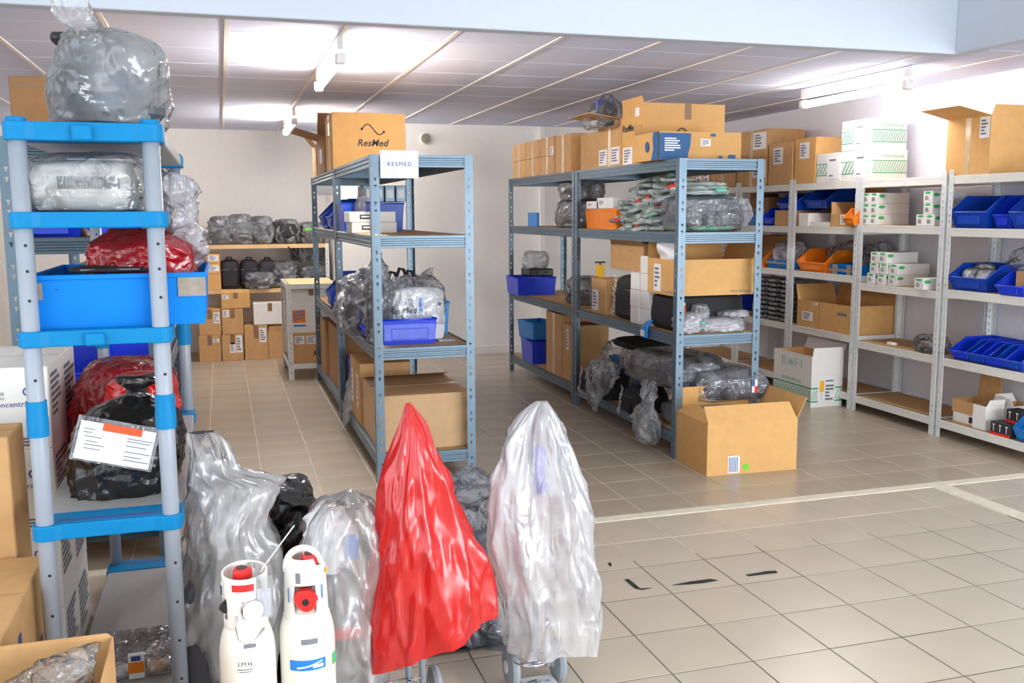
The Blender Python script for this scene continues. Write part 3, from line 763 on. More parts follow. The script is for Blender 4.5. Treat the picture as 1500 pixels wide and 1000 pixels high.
# open box bottom left with bagged white packs
q = PZ(170, 1000, .0)
bw, bd, bhh = .62, .40, .36
Yf = 2.2; xr = PY(168, 960, Yf+.2).x
t2 = carton('open cardboard box with bagged white packs in bottom left corner', (xr-bw/2, Yf, PY(100, 940, Yf+bd/2).z-bhh), bw, bd, bhh, m='card', flaps={'b': (.01, 88)})
zbox = t2.location.z
sup = carton('closed brown carton under the open box in bottom left corner', (xr-bw/2, Yf, 0), bw-.02, bd-.02, max(.05, zbox-.001), m='card_dark')
t3 = thing('pack_bag', 'clear plastic bag of white packs inside open corner box', 'bag', (xr-.17, Yf+.03, zbox+.006)); org = t3.location
loft('plastic_bag', [(.002, 0, 0, .13, .12), (.1, 0, 0, .145, .14), (.22, .0, 0, .14, .13), (.31, .03, .02, .10, .08), (.36, .09, .05, .045, .04), (.385, .13, .06, .02, .02)], 'film_clear', t3, 56, 44, 2.8, .02, 12, 31)
for k in range(3): 
    lump('white_pack', .16, .14, .09, 'content_white', t3, 3, .012, 14, 4+k, z0=.01+.085*k, cx=-.01*k, cy=-.01)

# ------------------------------------------------------------------ oxygen cylinders
def cylinder_body(t, r, h, m='cylinder_white'):
    pr = [(r*.8, 0), (r*.97, .006), (r, .03), (r, h-.11)]
    for k in range(1, 8):
        a = k/7*math.pi/2*.86; pr.append((r*(.30+.70*math.cos(a)), h-.11+.105*math.sin(a)))
    pr.append((r*.34, h+.01)); return lathe('cylinder_body', pr, m, t, 40)
def ring_wall(name, r, rt, z0, z1, m, t, holes, seg=60, rows=16, ell=1.0, slant=0.):
    """guard around the valve with openings; holes: (a0,a1,z0,z1) angle deg (0 = facing camera, + to the right)"""
    vs, fs = [], []
    for i in range(rows+1):
        f = i/rows
        for j in range(seg):
            a = 2*math.pi*j/seg; rr = r+(rt-r)*f
            z = z0+(z1-z0)*f + slant*f*math.cos(a)
            vs.append((rr*math.sin(a), -rr*ell*math.cos(a), z))
    for i in range(rows):
        for j in range(seg):
            zc = z0+(z1-z0)*(i+.5)/rows; ac = (360*(j+.5)/seg+180) % 360-180
            if any(min(a0, a1) < ac < max(a0, a1) and za < zc < zb for (a0, a1, za, zb) in holes): continue
            fs.append((i*seg+j, i*seg+(j+1) % seg, (i+1)*seg+(j+1) % seg, (i+1)*seg+j))
    me = mesh(name, vs, fs, True); bm = bmesh.new(); bm.from_mesh(me)
    bmesh.ops.delete(bm, geom=[v for v in bm.verts if not v.link_faces], context='VERTS')
    bmesh.ops.smooth_vert(bm, verts=[v for v in bm.verts if v.is_boundary], factor=.5, use_axis_x=True, use_axis_y=True, use_axis_z=True)
    bm.to_mesh(me); bm.free()
    o = link(name, me, m, t); solid(o, .005, -1)
    b = o.modifiers.new('b', 'BEVEL'); b.width = .001; return o
def curved_patch(name, m, t, r, a0, a1, z0, z1, lift=.0015, n=12):
    vs, fs = [], []
    for i in range(n+1):
        a = math.radians(a0+(a1-a0)*i/n)
        for z in (z0, z1): vs.append(((r+lift)*math.sin(a), -(r+lift)*math.cos(a), z))
    for i in range(n): fs.append((2*i, 2*i+2, 2*i+3, 2*i+1))
    return link(name, mesh(name, vs, fs, True), m, t)
def wheel_knob(name, m, t, loc, r, dp, teeth=8, axis='y'):
    vs, fs = [], []; n = 48
    for k, (rr, y) in enumerate(((.0, -dp), (.8, -dp), (1, -dp*.7), (1, 0), (.0, 0))):
        for j in range(n):
            a = 2*math.pi*j/n; q = r*rr*(1+(.07*math.copysign(abs(math.cos(teeth*a/2))**.5, math.cos(teeth*a/2)) if rr > .5 else 0))
            v = (q*math.cos(a), y, q*math.sin(a)) if axis == 'y' else (q*math.cos(a), q*math.sin(a), -y)
            vs.append(Vector(v)+Vector(loc))
    for k in range(4):
        for j in range(n): fs.append((k*n+j, k*n+(j+1) % n, (k+1)*n+(j+1) % n, (k+1)*n+j))
    me = mesh(name, vs, fs); bm = bmesh.new(); bm.from_mesh(me); bmesh.ops.remove_doubles(bm, verts=bm.verts, dist=1e-5); bmesh.ops.recalc_face_normals(bm, faces=bm.faces); bm.to_mesh(me); bm.free()
    return link(name, me, m, t)
CY = 2.42
face = -math.atan2(PY(400, 900, CY).x, CY)*.0
# left cylinder
xa, xb = PY(321, 960, CY-.02).x, PY(405, 960, CY-.02).x; r = (xb-xa)/2; zs = PY(362, 914, CY).z
t = thing('oxygen_cylinder', 'white oxygen cylinder with metal gauge and wire bail, left of the pair', 'gas cylinder', ((xa+xb)/2, CY, 0), -.15)
cylinder_body(t, r, zs+.035)
zc0, zc1 = PY(362, 912, CY).z, PY(362, 833, CY).z; hc = zc1-zc0; rg = (PY(395, 870, CY).x-PY(327, 870, CY).x)/2
ring_wall('valve_guard', rg*.97, rg, zc0, zc1, 'white_plastic', t, [(-2, 46, zc0+.22*hc, zc0+.58*hc), (-88, -48, zc0+.2*hc, zc0+.55*hc), (140, 220, zc0+.3*hc, zc1-.01)], slant=-.006)
lathe('guard_collar', [(rg*.5, zc0-.004), (rg*.97, zc0+.0), (rg*.97, zc0+.006), (rg*.5, zc0+.01)], 'white_plastic', t, 36)
ga = math.radians(22)
g = lathe('gauge', [(.0, -.03), (.026, -.03), (.028, -.026), (.028, 0), (.024, .012), (.008, .012)], 'chrome', t, 28, 'y', (0, 0, 0)); g.location = (math.sin(ga)*rg*.72, -math.cos(ga)*rg*.66, zc0+.40*hc); g.rotation_euler = (0, 0, ga)
g2 = lathe('gauge_hub', [(.0, -.036), (.0105, -.036), (.012, -.03)], 'white_plastic', g, 18, 'y', (0.003, 0, -.004))
lathe('valve_stem', [(.016, zs), (.016, zc0+.3*hc), (.024, zc0+.45*hc), (.024, zc0+.8*hc), (.01, zc0+.9*hc)], 'chrome', t, 20)
wheel_knob('red_knob', 'red_plastic', t, (-.006, -.004, zc1-.018), .024, .024, 6, 'z')
lathe('knob_top', [(.0, zc1+.008), (.013, zc1+.008), (.013, zc1+.004)], 'rubber', t, 16, 'z', (-.006, -.004, 0))
curved_patch('red_window', 'red_plastic', t, rg, -25, 30, zc1-.038, zc1-.02)
curved_patch('barcode_label', 'paper', t, rg, -80, -58, zc1-.06, zc1-.022); curved_patch('barcode', 'ink', t, rg, -75, -63, zc1-.056, zc1-.03, .003)
wheel_knob('side_knob', 'black_plastic', t, (-rg*.83, -.012, zc0+.38*hc), .014, .02, 8)
tube('wire_bail', [(-rg*.28, -rg*.98, zc0+.30*hc), (-rg*.3, -rg*1.05, zc0+.1*hc), (-rg*.2, -rg*1.08, zc0-.015), (rg*.15, -rg*1.10, zc0-.03), (rg*.55, -rg*1.0, zc0-.02), (rg*.85, -rg*.66, zc0+.0)], .0026, 'chrome', t, 8)
tg = box('hang_tag', 'film_clear', t, rg*.55, rg*1.28, -rg*.82, -rg*.80, zc0+.22*hc, zc0+.98*hc, 0)
box('tag_paper', 'paper', tg, rg*.62, rg*1.2, -rg*.815, -rg*.805, zc0+.25*hc, zc0+.75*hc, 0)
p1 = PY(432, 762, CY)-t.location
tube('cable_tie', [(rg*.75, -rg*.5, zc1), (rg*1.0, -rg*.4, zc1+.02), (p1.x, -.02, p1.z)], .0016, 'white_plastic', t, 6)
M0 = lambda z, x=0: Matrix.Translation((x, -r*1.003, z)) @ Matrix.Rotation(math.radians(90), 4, 'X')
text('lettering', 'I.M.H.', .016, 'ink', t, M0(zs-.075, .004)); 
curved_patch('printed_lines', 'ink_grey', t, r, -14, 16, zs-.09, zs-.0875); curved_patch('printed_lines', 'ink_grey', t, r, -10, 14, zs-.096, zs-.094)
curved_patch('grey_sticker', 'ink_grey', t, r*.93, 0, 26, zs-.035, zs-.025); curved_patch('tape_patch', 'card_pale', t, r, -70, -25, zs-.2, zs-.14)
# right cylinder
xa, xb = PY(411, 960, CY-.02).x, PY(493, 960, CY-.02).x; r = (xb-xa)/2; zs = PY(452, 898, CY).z
t = thing('oxygen_cylinder', 'white oxygen cylinder with red hand wheel and loop handle, right of pair', 'gas cylinder', ((xa+xb)/2, CY+.01, 0), -.12)
cylinder_body(t, r, zs+.04)
zc0, zc1 = PY(450, 902, CY).z, PY(450, 826, CY).z; hc = zc1-zc0; rg = (PY(484, 860, CY).x-PY(419, 860, CY).x)/2
ring_wall('valve_guard', rg*1.02, rg*.93, zc0, zc1, 'white_plastic', t, [(-30, 32, zc0+.20*hc, zc0+.66*hc), (130, 230, zc0+.2*hc, zc1-.02)])
lathe('guard_collar', [(rg*.5, zc0-.004), (rg*1.02, zc0), (rg*1.06, zc0+.008), (rg*.5, zc0+.01)], 'white_plastic', t, 36)
wheel_knob('hand_wheel', 'red_plastic', t, (0.002, -rg*.62, zc0+.43*hc), .029, .03, 5)
lathe('wheel_hub', [(.0, -.034), (.0085, -.034), (.0085, -.02)], 'black_plastic', t, 16, 'y', (.002, -rg*.62, zc0+.43*hc))
zt = PY(448, 800, CY).z
hp = []
for k in range(17):
    a = math.radians(200-220*k/16); hp.append((-.004+rg*.78*math.cos(a), -.004-rg*.1*math.sin(a), zc1-.015+(zt-zc1+.012)*max(0, math.sin(a))**.8))
tube('loop_handle', hp, .0085, 'white_plastic', t, 12)
ring_wall('handle_collar', rg*.93, rg*.62, zc1-.004, zc1+.022, 'white_plastic', t, [(40, 130, zc1+.006, 1.)], rows=6)
lathe('valve_stem', [(.016, zs), (.018, zc0+.5*hc), (.014, zc1)], 'chrome', t, 20)
wheel_knob('red_knob', 'red_plastic', t, (.014, 0, zc1+.0), .024, .026, 6, 'z')
lathe('knob_top', [(.0, zc1+.029), (.014, zc1+.029), (.014, zc1+.024)], 'rubber', t, 16, 'z', (.014, 0, 0))
curved_patch('blue_arrow', 'sticker_blue', t, rg*.99, -47, -43, zc0+.38*hc, zc0+.66*hc, .003); curved_patch('blue_arrow', 'sticker_blue', t, rg*.99, 46, 50, zc0+.42*hc, zc0+.68*hc, .003)
curved_patch('barcode', 'ink_grey', t, rg*.96, -22, -10, zc1-.034, zc1-.006, .003); curved_patch('yellow_mark', 'yellow', t, rg*.96, 66, 84, zc1-.022, zc1-.01, .004)
curved_patch('blue_sticker', 'sticker_blue', t, r, -36, 40, zs-.128, zs-.1); 
vs, fs = [], []
for k in range(14):
    a = math.radians(-20+k*4); z = zs-.122+.014*(k/13)**1.5
    for dz in (0, .004): vs.append(((r+.0024)*math.sin(a), -(r+.0024)*math.cos(a), z+dz))
for k in range(13): fs.append((2*k, 2*k+2, 2*k+3, 2*k+1))
link('white_swoosh', mesh('swoosh', vs, fs), 'paper', t)
curved_patch('white_swoosh', 'paper', t, r, 12, 34, zs-.122, zs-.114, .0024)
curved_patch('green_sticker', 'green_label', t, r, 62, 80, zs-.135, zs-.105); curved_patch('grey_sticker', 'ink_grey', t, r*.985, -10, 24, zs-.058, zs-.044)

# ------------------------------------------------------------------ bagged equipment standing on the floor
Yb = 3.05
q = PY(335, 950, Yb)
t = thing('bagged_device', 'tall milky bag over dark device beside the left oxygen cylinder', 'medical device', (q.x, Yb, 0)); org = t.location
sx = PY(400, 900, Yb).x-PY(272, 900, Yb).x
lump('device_body', sx*1.08, .30, PY(340, 815, Yb).z-.12, 'dark_device', t, 7, .006, 4, 8, 36, 22, z0=.12, flat=.4)
box('device_base', 'black_plastic', t, -sx*.45, sx*.45, -.12, .12, 0, .12, .02)
p1 = PY(312, 690, Yb)-org
tube('drip_pole', [(p1.x, 0, .4), (p1.x, 0, p1.z)], .012, 'white_plastic', t, 10); box('pole_clip', 'bin_blue', t, p1.x-.012, p1.x+.016, -.02, .02, p1.z-.05, p1.z+.0, .004)
loft('plastic_bag', pxsecs(Yb, [(968, 272, 402, .15), (900, 260, 412, .17), (850, 258, 414, .17), (800, 268, 412, .16), (765, 276, 388, .15), (725, 281, 399, .13, .0), (704, 281, 407, .11), (690, 280, 352, .08), (670, 279, 338, .07), (645, 276, 326, .045), (633, 275, 312, .02)], org), 'film_veil', t, 96, 80, 2.6, .035, 8, 41, caps=(False, False), drape=1.1, zf=2.6)
loft('bag_fold', pxsecs(Yb, [(815, 290, 405, .10), (765, 284, 388, .12), (725, 288, 396, .11, .0), (708, 290, 400, .09), (690, 290, 345, .06), (670, 287, 330, .05)], org), 'film_hang', t, 72, 60, 2.4, .03, 8, 45, caps=(False, False), drape=1.2, zf=2.6)
Yb = 3.35
t = thing('black_bin_bag', 'black bin bag standing behind the two oxygen cylinders', 'bag', (PY(420, 800, Yb).x, Yb, 0)); org = t.location
loft('bag_skin', pxsecs(Yb, [(1000, 385, 455, .12), (900, 378, 462, .14), (800, 380, 462, .14), (740, 388, 458, .13), (712, 392, 455, .11), (700, 398, 436, .05)], org), 'black_bag', t, 64, 56, 3, .022, 9, 44)
box('brown_edge', 'tape_brown', t, .02, .07, -.03, .0, PY(440, 701, Yb).z-.012, PY(440, 701, Yb).z-.004, .002)
Yb = 2.95
t = thing('bagged_device', 'crinkled clear bag over equipment between cylinder and red bag', 'medical device', (PY(500, 950, Yb).x, Yb, 0)); org = t.location
lump('device_body', .2, .2, .52, 'grey_fabric', t, 4, .01, 5, 8, z0=.0, cx=-.02)
p1 = PY(512, 785, Yb)-org
box('blue_mask', 'bin_sky', t, p1.x-.02, p1.x+.02, -.09, -.07, p1.z-.05, p1.z+.03, .008); box('red_strap', 'red_plastic', t, -.05, .06, -.105, -.1, .33, .37, .003)
lump('white_tubing', .14, .12, .2, 'content_white', t, 2.4, .03, 14, 3, z0=.53, cx=-.03)
loft('plastic_bag', pxsecs(Yb, [(1010, 448, 556, .14), (940, 440, 562, .16), (870, 440, 563, .16), (800, 443, 560, .15), (760, 452, 552, .12), (735, 468, 540, .09), (727, 490, 528, .05), (718, 507, 518, .02)], org), 'film_veil', t, 96, 76, 2.6, .035, 9, 51, caps=(False, True), drape=1.2, zf=3.)
# black cabinet with foggy bag
Yc = 3.3
xa, xb = PY(625, 960, Yc).x, PY(759, 960, Yc).x; zt = PY(690, 905, Yc).z
t = thing('black_cabinet', 'black ribbed plastic machine standing behind the trolleys', 'medical device', ((xa+xb)/2, Yc+.2, 0)); w = xb-xa
link('body', boxme(w, .36, zt, .015), 'black_plastic', t)
box('side_panel', 'black_plastic', t, -w*.5, w*.5, -.19, -.178, zt-.13, zt-.125, .001)
for k in range(10): box('vent_fin', 'rubber', t, -w*.1+k*.016, -w*.1+k*.016+.007, -.19, -.176, zt-.21, zt-.17, .001)
Yb = Yc+.16
t = thing('foggy_bag', 'grey foggy plastic bag of soft goods on black machine', 'bag', (PY(705, 900, Yb).x, Yb, zt)); org = t.location
loft('plastic_bag', pxsecs(Yb, [(943, 700, 762, .1), (930, 655, 764, .16), (880, 640, 765, .18), (820, 640, 762, .19), (760, 644, 752, .18), (720, 652, 732, .15), (698, 664, 712, .1), (687, 676, 698, .05)], org), 'film_bluish', t, 72, 64, 2.6, .025, 9, 61)
lump('folded_cover', w*.8, .28, PY(700, 780, Yb).z-zt, 'device_grey', t, 3, .02, 6, 5, flat=.6)
# two bagged cylinder trolleys
def trolley(label, ux, Yt, ztop, bag_rows, bm, seed, caps, folds, fa, e=2.4, amp=.02, hem=0., blue=True, drape=1.5):
    x = PY(ux, 985, Yt).x
    t = thing('bagged_trolley', label, 'trolley', (x, Yt, 0)); org = t.location
    for s in (-1, 1):
        tube('upright', [(s*.0225+.01, .02, .09), (s*.0225+.01, .02, ztop*.72)], .0105, 'tube_grey', t, 14)
        wl = lathe('wheel', [(.02, -.018), (.055, -.018), (.072, -.012), (.078, 0), (.072, .012), (.055, .018), (.02, .018)], 'wheel_grey', t, 30, 'x', (s*.085, .07, .08))
        lathe('hub', [(.0, -.022), (.022, -.022), (.022, .022), (0, .022)], 'galv', wl, 18, 'x', (s*.085, .07, .08))
    tube('axle', [(-.085, .07, .08), (.085, .07, .08)], .007, 'chrome', t, 10)
    for zz in (.16, .045):
        pts = [(.03, .0, zz+.0)]
        for k in range(13):
            a = math.radians(60-300*k/12+0); pts.append((-.05+.062*math.cos(a)+(.0), -.05+.055*math.sin(a), zz))
        pts.append((-.01, .015, zz)); tube('cylinder_ring', pts, .0034, 'chrome', t, 8)
    box('foot_plate', 'galv', t, -.06, .06, -.08, .06, .03, .036, .002)
    lathe('cylinder_body', [(.03, ztop*.33), (.036, ztop*.34), (.036, ztop*.6), (.03, ztop*.68), (.015, ztop*.7)], 'white_plastic', t, 24, 'z', (.0, .01, 0))
    box('head_guard', 'bin_royal' if blue else 'red_plastic', t, -.03, .012, -.03, .01, ztop*.70, ztop*.86, .012)
    loft('cover_bag', pxsecs(Yt, bag_rows, org), bm, t, 120, 90, e, amp, 8, seed, folds=folds, fold_amp=fa, caps=caps, drape=drape, hem=hem, zf=1.6)
    return t
trolley('red plastic bag draped as a cone over a cylinder trolley', 606, 2.86, PY(600, 592, 2.86).z,
    [(930, 549, 722, .12), (900, 546, 718, .13), (850, 546, 708, .13), (800, 554, 690, .12), (740, 561, 666, .10), (690, 570, 648, .08), (650, 582, 632, .06), (622, 588, 624, .042), (604, 592, 612, .02), (590, 595, 601, .006)], 'film_red', 71, (False, True), 5, .03, 2.2, .04, hem=.4, blue=False, drape=.95)
trolley('clear milky plastic bag hung over a cylinder trolley, right of the red one', 792, 2.93, PY(795, 588, 2.93).z,
    [(944, 742, 878, .12), (910, 741, 880, .14), (860, 735, 872, .14), (800, 726, 864, .13), (740, 722, 858, .12), (700, 728, 848, .1), (660, 740, 836, .08), (630, 752, 824, .06), (605, 768, 812, .04), (588, 786, 801, .012)], 'film_hang', 77, (False, True), 5, .03, 2.4, .035, drape=1.0)

# ------------------------------------------------------------------ bins, crates, wrapped bags
def stack_bin(label, loc, w, d, h, rz=0, m='bin_blue', group=None, lip=.42):
    """open-fronted stacking bin, front towards -y"""
    t = thing('stacking_bin', label, 'bin', loc, rz, group)
    a = w/2; c = a*.86; fl = h*lip
    vs = [(-c, -d*.40, 0), (c, -d*.40, 0), (c, d*.47, 0), (-c, d*.47, 0),
          (-a, -d*.5, fl), (a, -d*.5, fl), (a, d*.5, h), (-a, d*.5, h), (-a, -d*.12, h), (a, -d*.12, h)]
    fs = [(3, 2, 1, 0), (0, 1, 5, 4), (2, 3, 7, 6), (1, 2, 6, 9, 5), (3, 0, 4, 8, 7)]
    me = mesh('bin', vs, fs); bm = bmesh.new(); bm.from_mesh(me); bmesh.ops.recalc_face_normals(bm, faces=bm.faces); bm.to_mesh(me); bm.free()
    o = link('body', me, m, t); solid(o, .004, 0)
    tube('rim', [(-a, -d*.5, fl), (a, -d*.5, fl), (a, -d*.12, h), (a, d*.5, h), (-a, d*.5, h), (-a, -d*.12, h)], .006, m, t, 6, True)
    box('label_holder', m, t, -a*.6, a*.6, -d*.485, -d*.455, fl*.25, fl*.8, .002)
    return t
def crate(label, loc, w, d, h, rz=0, m='bin_sky', group=None, name='plastic_crate', frame_panel=False):
    t = thing(name, label, 'crate', loc, rz, group)
    solid(link('body', tray_mesh(w, d, h, .012), m, t), .004)
    tube('rim', [(-w/2, -d/2, h), (w/2, -d/2, h), (w/2, d/2, h), (-w/2, d/2, h)], .007, m, t, 6, True)
    if frame_panel:
        for (x0, x1, z0, z1) in ((-.32*w, .32*w, .62*h, .66*h), (-.32*w, .32*w, .2*h, .24*h), (-.34*w, -.32*w, .2*h, .66*h), (.32*w, .34*w, .2*h, .66*h)):
            box('label_frame', m, t, x0, x1, -d/2-.003, -d/2+.014, z0, z1, .001)
    return t
def wrapped_bag(label, loc, w, d, h, rz=0, inner='grey_fabric', skin='film_grey', seed=1, group=None, tail=None, e=3.4, straps=True, amp=.016):
    t = thing('wrapped_bag', label, 'bag', loc, rz, group)
    lump('bag_body', w*.93, d*.93, h*.93, inner, t, e, .008, 5, seed, 28, 16, z0=.004)
    if straps:
        box('zip', 'ink_grey', t, -w*.33, w*.33, -d*.475, -d*.462, h*.58, h*.60, .001)
        tube('carry_handle', [(-w*.12, -d*.1, h*.90), (-w*.08, -d*.1, h*.97), (w*.08, -d*.1, h*.97), (w*.12, -d*.1, h*.90)], .008, inner, t, 8)
    lump('plastic_wrap', w, d, h, skin, t, e-.4, amp, 9, seed+3, 44, 26)
    if tail:
        dx, dy, dz, s = tail
        loft('wrap_tail', [(h*.3, w*.42*(1 if dx > 0 else -1)*(abs(dx) > .01), -d*.4*(dy < 0), s*.5, s*.4), (h*.3+dz*.5, w*.42*(1 if dx > 0 else -1)*(abs(dx) > .01)+dx*.5, -d*.4*(dy < 0)+dy*.5, s*.8, s*.35), (h*.3+dz, w*.42*(1 if dx > 0 else -1)*(abs(dx) > .01)+dx, -d*.4*(dy < 0)+dy, s, s*.12)], 'film_milky', t, 30, 18, 2, .014, 12, seed+9, caps=(False, False))
    return t
def soft_bag(label, loc, w, d, h, rz=0, m='black_fabric', name='equipment_bag', group=None, letter=None, seed=2, e=4.):
    t = thing(name, label, 'bag', loc, rz, group)
    lump('bag_body', w, d, h, m, t, e, .01, 5, seed, 32, 18)
    box('front_pocket', m, t, -w*.36, w*.36, -d*.53, -d*.45, h*.1, h*.55, .012)
    box('zip', 'ink_grey', t, -w*.4, w*.4, -d*.485, -d*.47, h*.66, h*.675, .001)
    tube('carry_handle', [(-w*.15, 0, h*.94), (-w*.12, 0, h*1.06), (w*.12, 0, h*1.06), (w*.15, 0, h*.94)], .009, m, t, 8)
    return t
def boxpx(u0, u1, vt, vb, Y):
    a, b = PY(u0, (vt+vb)/2, Y), PY(u1, (vt+vb)/2, Y)
    return (a.x+b.x)/2, b.x-a.x, PY((u0+u1)/2, vt, Y).z, PY((u0+u1)/2, vb, Y).z
def squiggle(t, dims, face, u, v, s, m='ink'):
    M, L, Hh = frame(face, *dims)
    pts = [M @ Vector((u*L+s*(k/24-.5)*2, v*Hh+s*.45*math.sin(-2*math.pi*(k/24)*.92+math.pi*.98), .002)) for k in range(25)]
    tube('curve_logo', pts, .0045, m, t, 6)
    for e in (0, 24): 
        q = pts[e]; o = link('curve_logo_dot', boxme(.018, .018, .018, .006, (0, 0, 0)), m, t); o.location = q

# ------------------------------------------------------------------ central shelving: contents
# top: big printed carton and open cartons behind
Yf = 7.72
x, w, zt, _ = boxpx(480, 594, 165, 243, Yf)
xr = x+w/2; w = xr-.875
dims = (w, .5, zt-2.0)
t = carton('large tan carton with black curve logo on top of central shelving', (xr-w/2, Yf+.25, 2.0), w, .5, zt-2.0, m='card_orange', tape='L')
lettering('ResMed', .076, 'ink', t, dims, 'f', .54, .47, shear=.25, bold=.02); squiggle(t, dims, 'f', .55, .71, .088)
Yg = 8.3
x, w, zt, _ = boxpx(468, 565, 200, 250, Yg)
t = carton('open brown carton with raised flaps behind the large tan carton', (1.17, Yg+.33, 2.0), .60, .6, zt-2.0, m='card_dark', flaps={'b': (.26, 86), 'l': (.24, 16), 'r': (.12, 60)})
patch('label', 'paper', t, (.6, .6, zt-2.), 'l', .4, .7, .3, .7)
t = carton('small open brown carton at the left back corner of central top shelf', (1.02, 9.2, 2.0), .30, .34, .28, m='card', flaps={'l': (.12, 50), 'f': (.1, 70)})
# paper signs
x, w, zt, zb = boxpx(557, 613, 220, 261, 5.655)
t = thing('paper_sign', 'white paper sign with spaced capitals taped to central shelving front', 'sign', (x, 5.655, zb)); dims = (w, .0012, zt-zb)
link('sheet', boxme(*dims, 0), 'paper', t); lettering('RESMED', .033, 'ink_blue', t, dims, 'f', .5, .5, spacing=1.35, lift=.001)
x, w, zt, zb = boxpx(460, 487, 268, 286, 9.56)
t = thing('paper_sign', 'pale lilac paper sign hanging at far end of central shelving', 'sign', (x, 9.56, zb)); dims = (w, .0012, zt-zb)
link('sheet', boxme(*dims, 0), 'paper', t); lettering('RESMED', .03, 'ink_blue', t, dims, 'b', .5, .7, spacing=1.35, lift=.001)
# upper shelf
z0 = 1.521
for k, (y, lab) in enumerate([(8.15, 'blue stacking bin facing the left aisle, nearer on upper central shelf'), (8.75, 'blue stacking bin facing the left aisle, farther on upper central shelf')]):
    stack_bin(lab, (1.06, y, z0), .42, .38, .25, -math.pi/2, 'bin_blue', 'blue bins on upper central shelf')
x, w, zt, _ = boxpx(502, 592, 298, 337, 7.1)
crate('deep blue plastic crate behind white machines on upper central shelf', (x, 7.28, z0), w, .36, zt-z0, 0, 'bin_blue')
for k in range(2):
    x, w, _, _ = boxpx(515-3*k, 581-1.5*k, 305, 337, 6.55); hh = .072
    t = thing('flat_carton', ['lower pale flat carton with dark label on upper central shelf', 'upper pale flat carton with dark label on upper central shelf'][k], 'box', (x, 6.7, z0+k*(hh+.001)), 0, 'pale flat cartons on the upper central shelf'); dims = (w, .3, hh)
    link('body', boxme(*dims, .003), 'device_white', t); patch('dark_label', 'ink', t, dims, 'f', .22, .46, .3, .72); lines_on('label_print', 'paper', t, dims, 'f', [(.25, .43, .45, .6)], lift=.003)
zc = PY(550, 298, 7.1).z+.012
for k in range(4):
    xa = PY(530+k*16, 283, 7.2).x; xb = PY(544.5+k*16, 283, 7.2).x; zt = PY(560, 272, 7.2).z
    t = thing('file_box', ['grey-blue upright file box, first from left on blue crate', 'grey-blue upright file box, second from left on blue crate', 'grey-blue upright file box, third from left on blue crate', 'grey-blue upright file box, rightmost on blue crate'][k], 'box', ((xa+xb)/2, 7.28, zc), 0, 'file boxes above the blue crate')
    link('body', boxme(xb-xa, .28, zt-zc, .004), 'steel_blue', t); patch('spine_label', 'paper', t, (xb-xa, .28, zt-zc), 'f', .2, .8, .25, .75)
t = thing('small_bag', 'small clear bag hung beside the grey-blue file boxes', 'bag', (PY(527, 290, 7.0).x, 7.02, z0)); org = t.location
loft('bag_skin', pxsecs(7.02, [(335, 522, 534, .05), (300, 521, 536, .05), (285, 526, 536, .04), (276, 530, 535, .01)], org), 'film_milky', t, 24, 20, 2.4, .012, 14, 5)
# middle shelf
z0 = .841
stack_bin('large blue bin facing left at far bay of middle central shelf', (1.08, 8.35, z0), .42, .42, .30, -math.pi/2, 'bin_blue')
stack_bin('blue bin facing left behind the middle post on central shelf', (1.07, 7.25, z0), .40, .40, .25, -math.pi/2, 'bin_blue')
stack_bin('small royal blue bin facing left, farther of two on central shelf', (.985, 6.62, z0), .22, .24, .14, -math.pi/2, 'bin_royal', 'small royal blue bins facing left')
stack_bin('small royal blue bin facing left, nearer of two on central shelf', (.985, 6.22, z0), .24, .24, .15, -math.pi/2, 'bin_royal', 'small royal blue bins facing left')
x, w, zt, zb = boxpx(560, 640, 468, 507, 5.80)
t = crate('frosted blue bin at the front of middle central shelf', (x, 5.94, z0), w, .28, zt-z0, 0, 'bin_royal', frame_panel=True)
patch('frosted_front', 'frost_blue', t, (w, .28, zt-z0), 'f', .03, .97, .18, .82, .002)
x, w, zt, zb = boxpx(600, 657, 443, 500, 6.25)
crate('tall sky blue crate behind frosted bin on central shelf', (x, 6.40, z0), w, .36, zt-z0, 0, 'bin_sky')
x, w, zt, zb = boxpx(572, 650, 422, 466, 5.98)
t = thing('printed_bag', 'white printed plastic pack standing in the frosted blue bin', 'package', (x, 5.97, z0+.008)); dims = (w, .05, zt-z0)
lump('pack_body', w, .09, zt-z0, 'content_white', t, 6, .006, 7, 7, 36, 20, flat=.1)
dm = (w, .094, zt-z0)
lettering('ResMed', .055, 'ink', t, dm, 'f', .2, .57, shear=.2, lift=.004); patch('blue_band', 'bin_sky', t, dm, 'f', .5, .56, .5, .8); 
lathe('round_mark', [(.0, -.052), (.012, -.052), (.012, -.05)], 'ink_grey', t, 16, 'y', (w*.38, 0, (zt-z0)*.68))
loft('plastic_bag', [(.1, 0, 0, w*.49, .052), ((zt-z0)*.8, 0, 0, w*.5, .054), ((zt-z0)*1.0, 0, 0, w*.48, .04), ((zt-z0)*1.13, -.02, .01, w*.42, .02), ((zt-z0)*1.2, -.05, .01, w*.3, .006)], 'film_clear', t, 48, 24, 4, .012, 14, 8)
rb = random.Random(4)
spec = [('grey plastic wrapped supplies bag leaning on front post', 552, 5.98, 370, .16, .18, 'grey_fabric', 'film_foggrey'), ('grey plastic supplies bag heaped behind the front post', 530, 6.5, 392, .24, .3, 'grey_fabric', 'film_foggrey'), ('dark plastic supplies bag at back of middle central shelf', 600, 6.95, 400, .34, .34, 'black_fabric', 'film_grey'),
        ('pointed dark plastic bag at right of the heap on central shelf', 628, 6.78, 392, .16, .2, 'black_fabric', 'film_foggrey'), ('milky folded bag beside the small royal blue bins', 512, 6.95, 400, .2, .22, 'content_white', 'film_foggrey')]
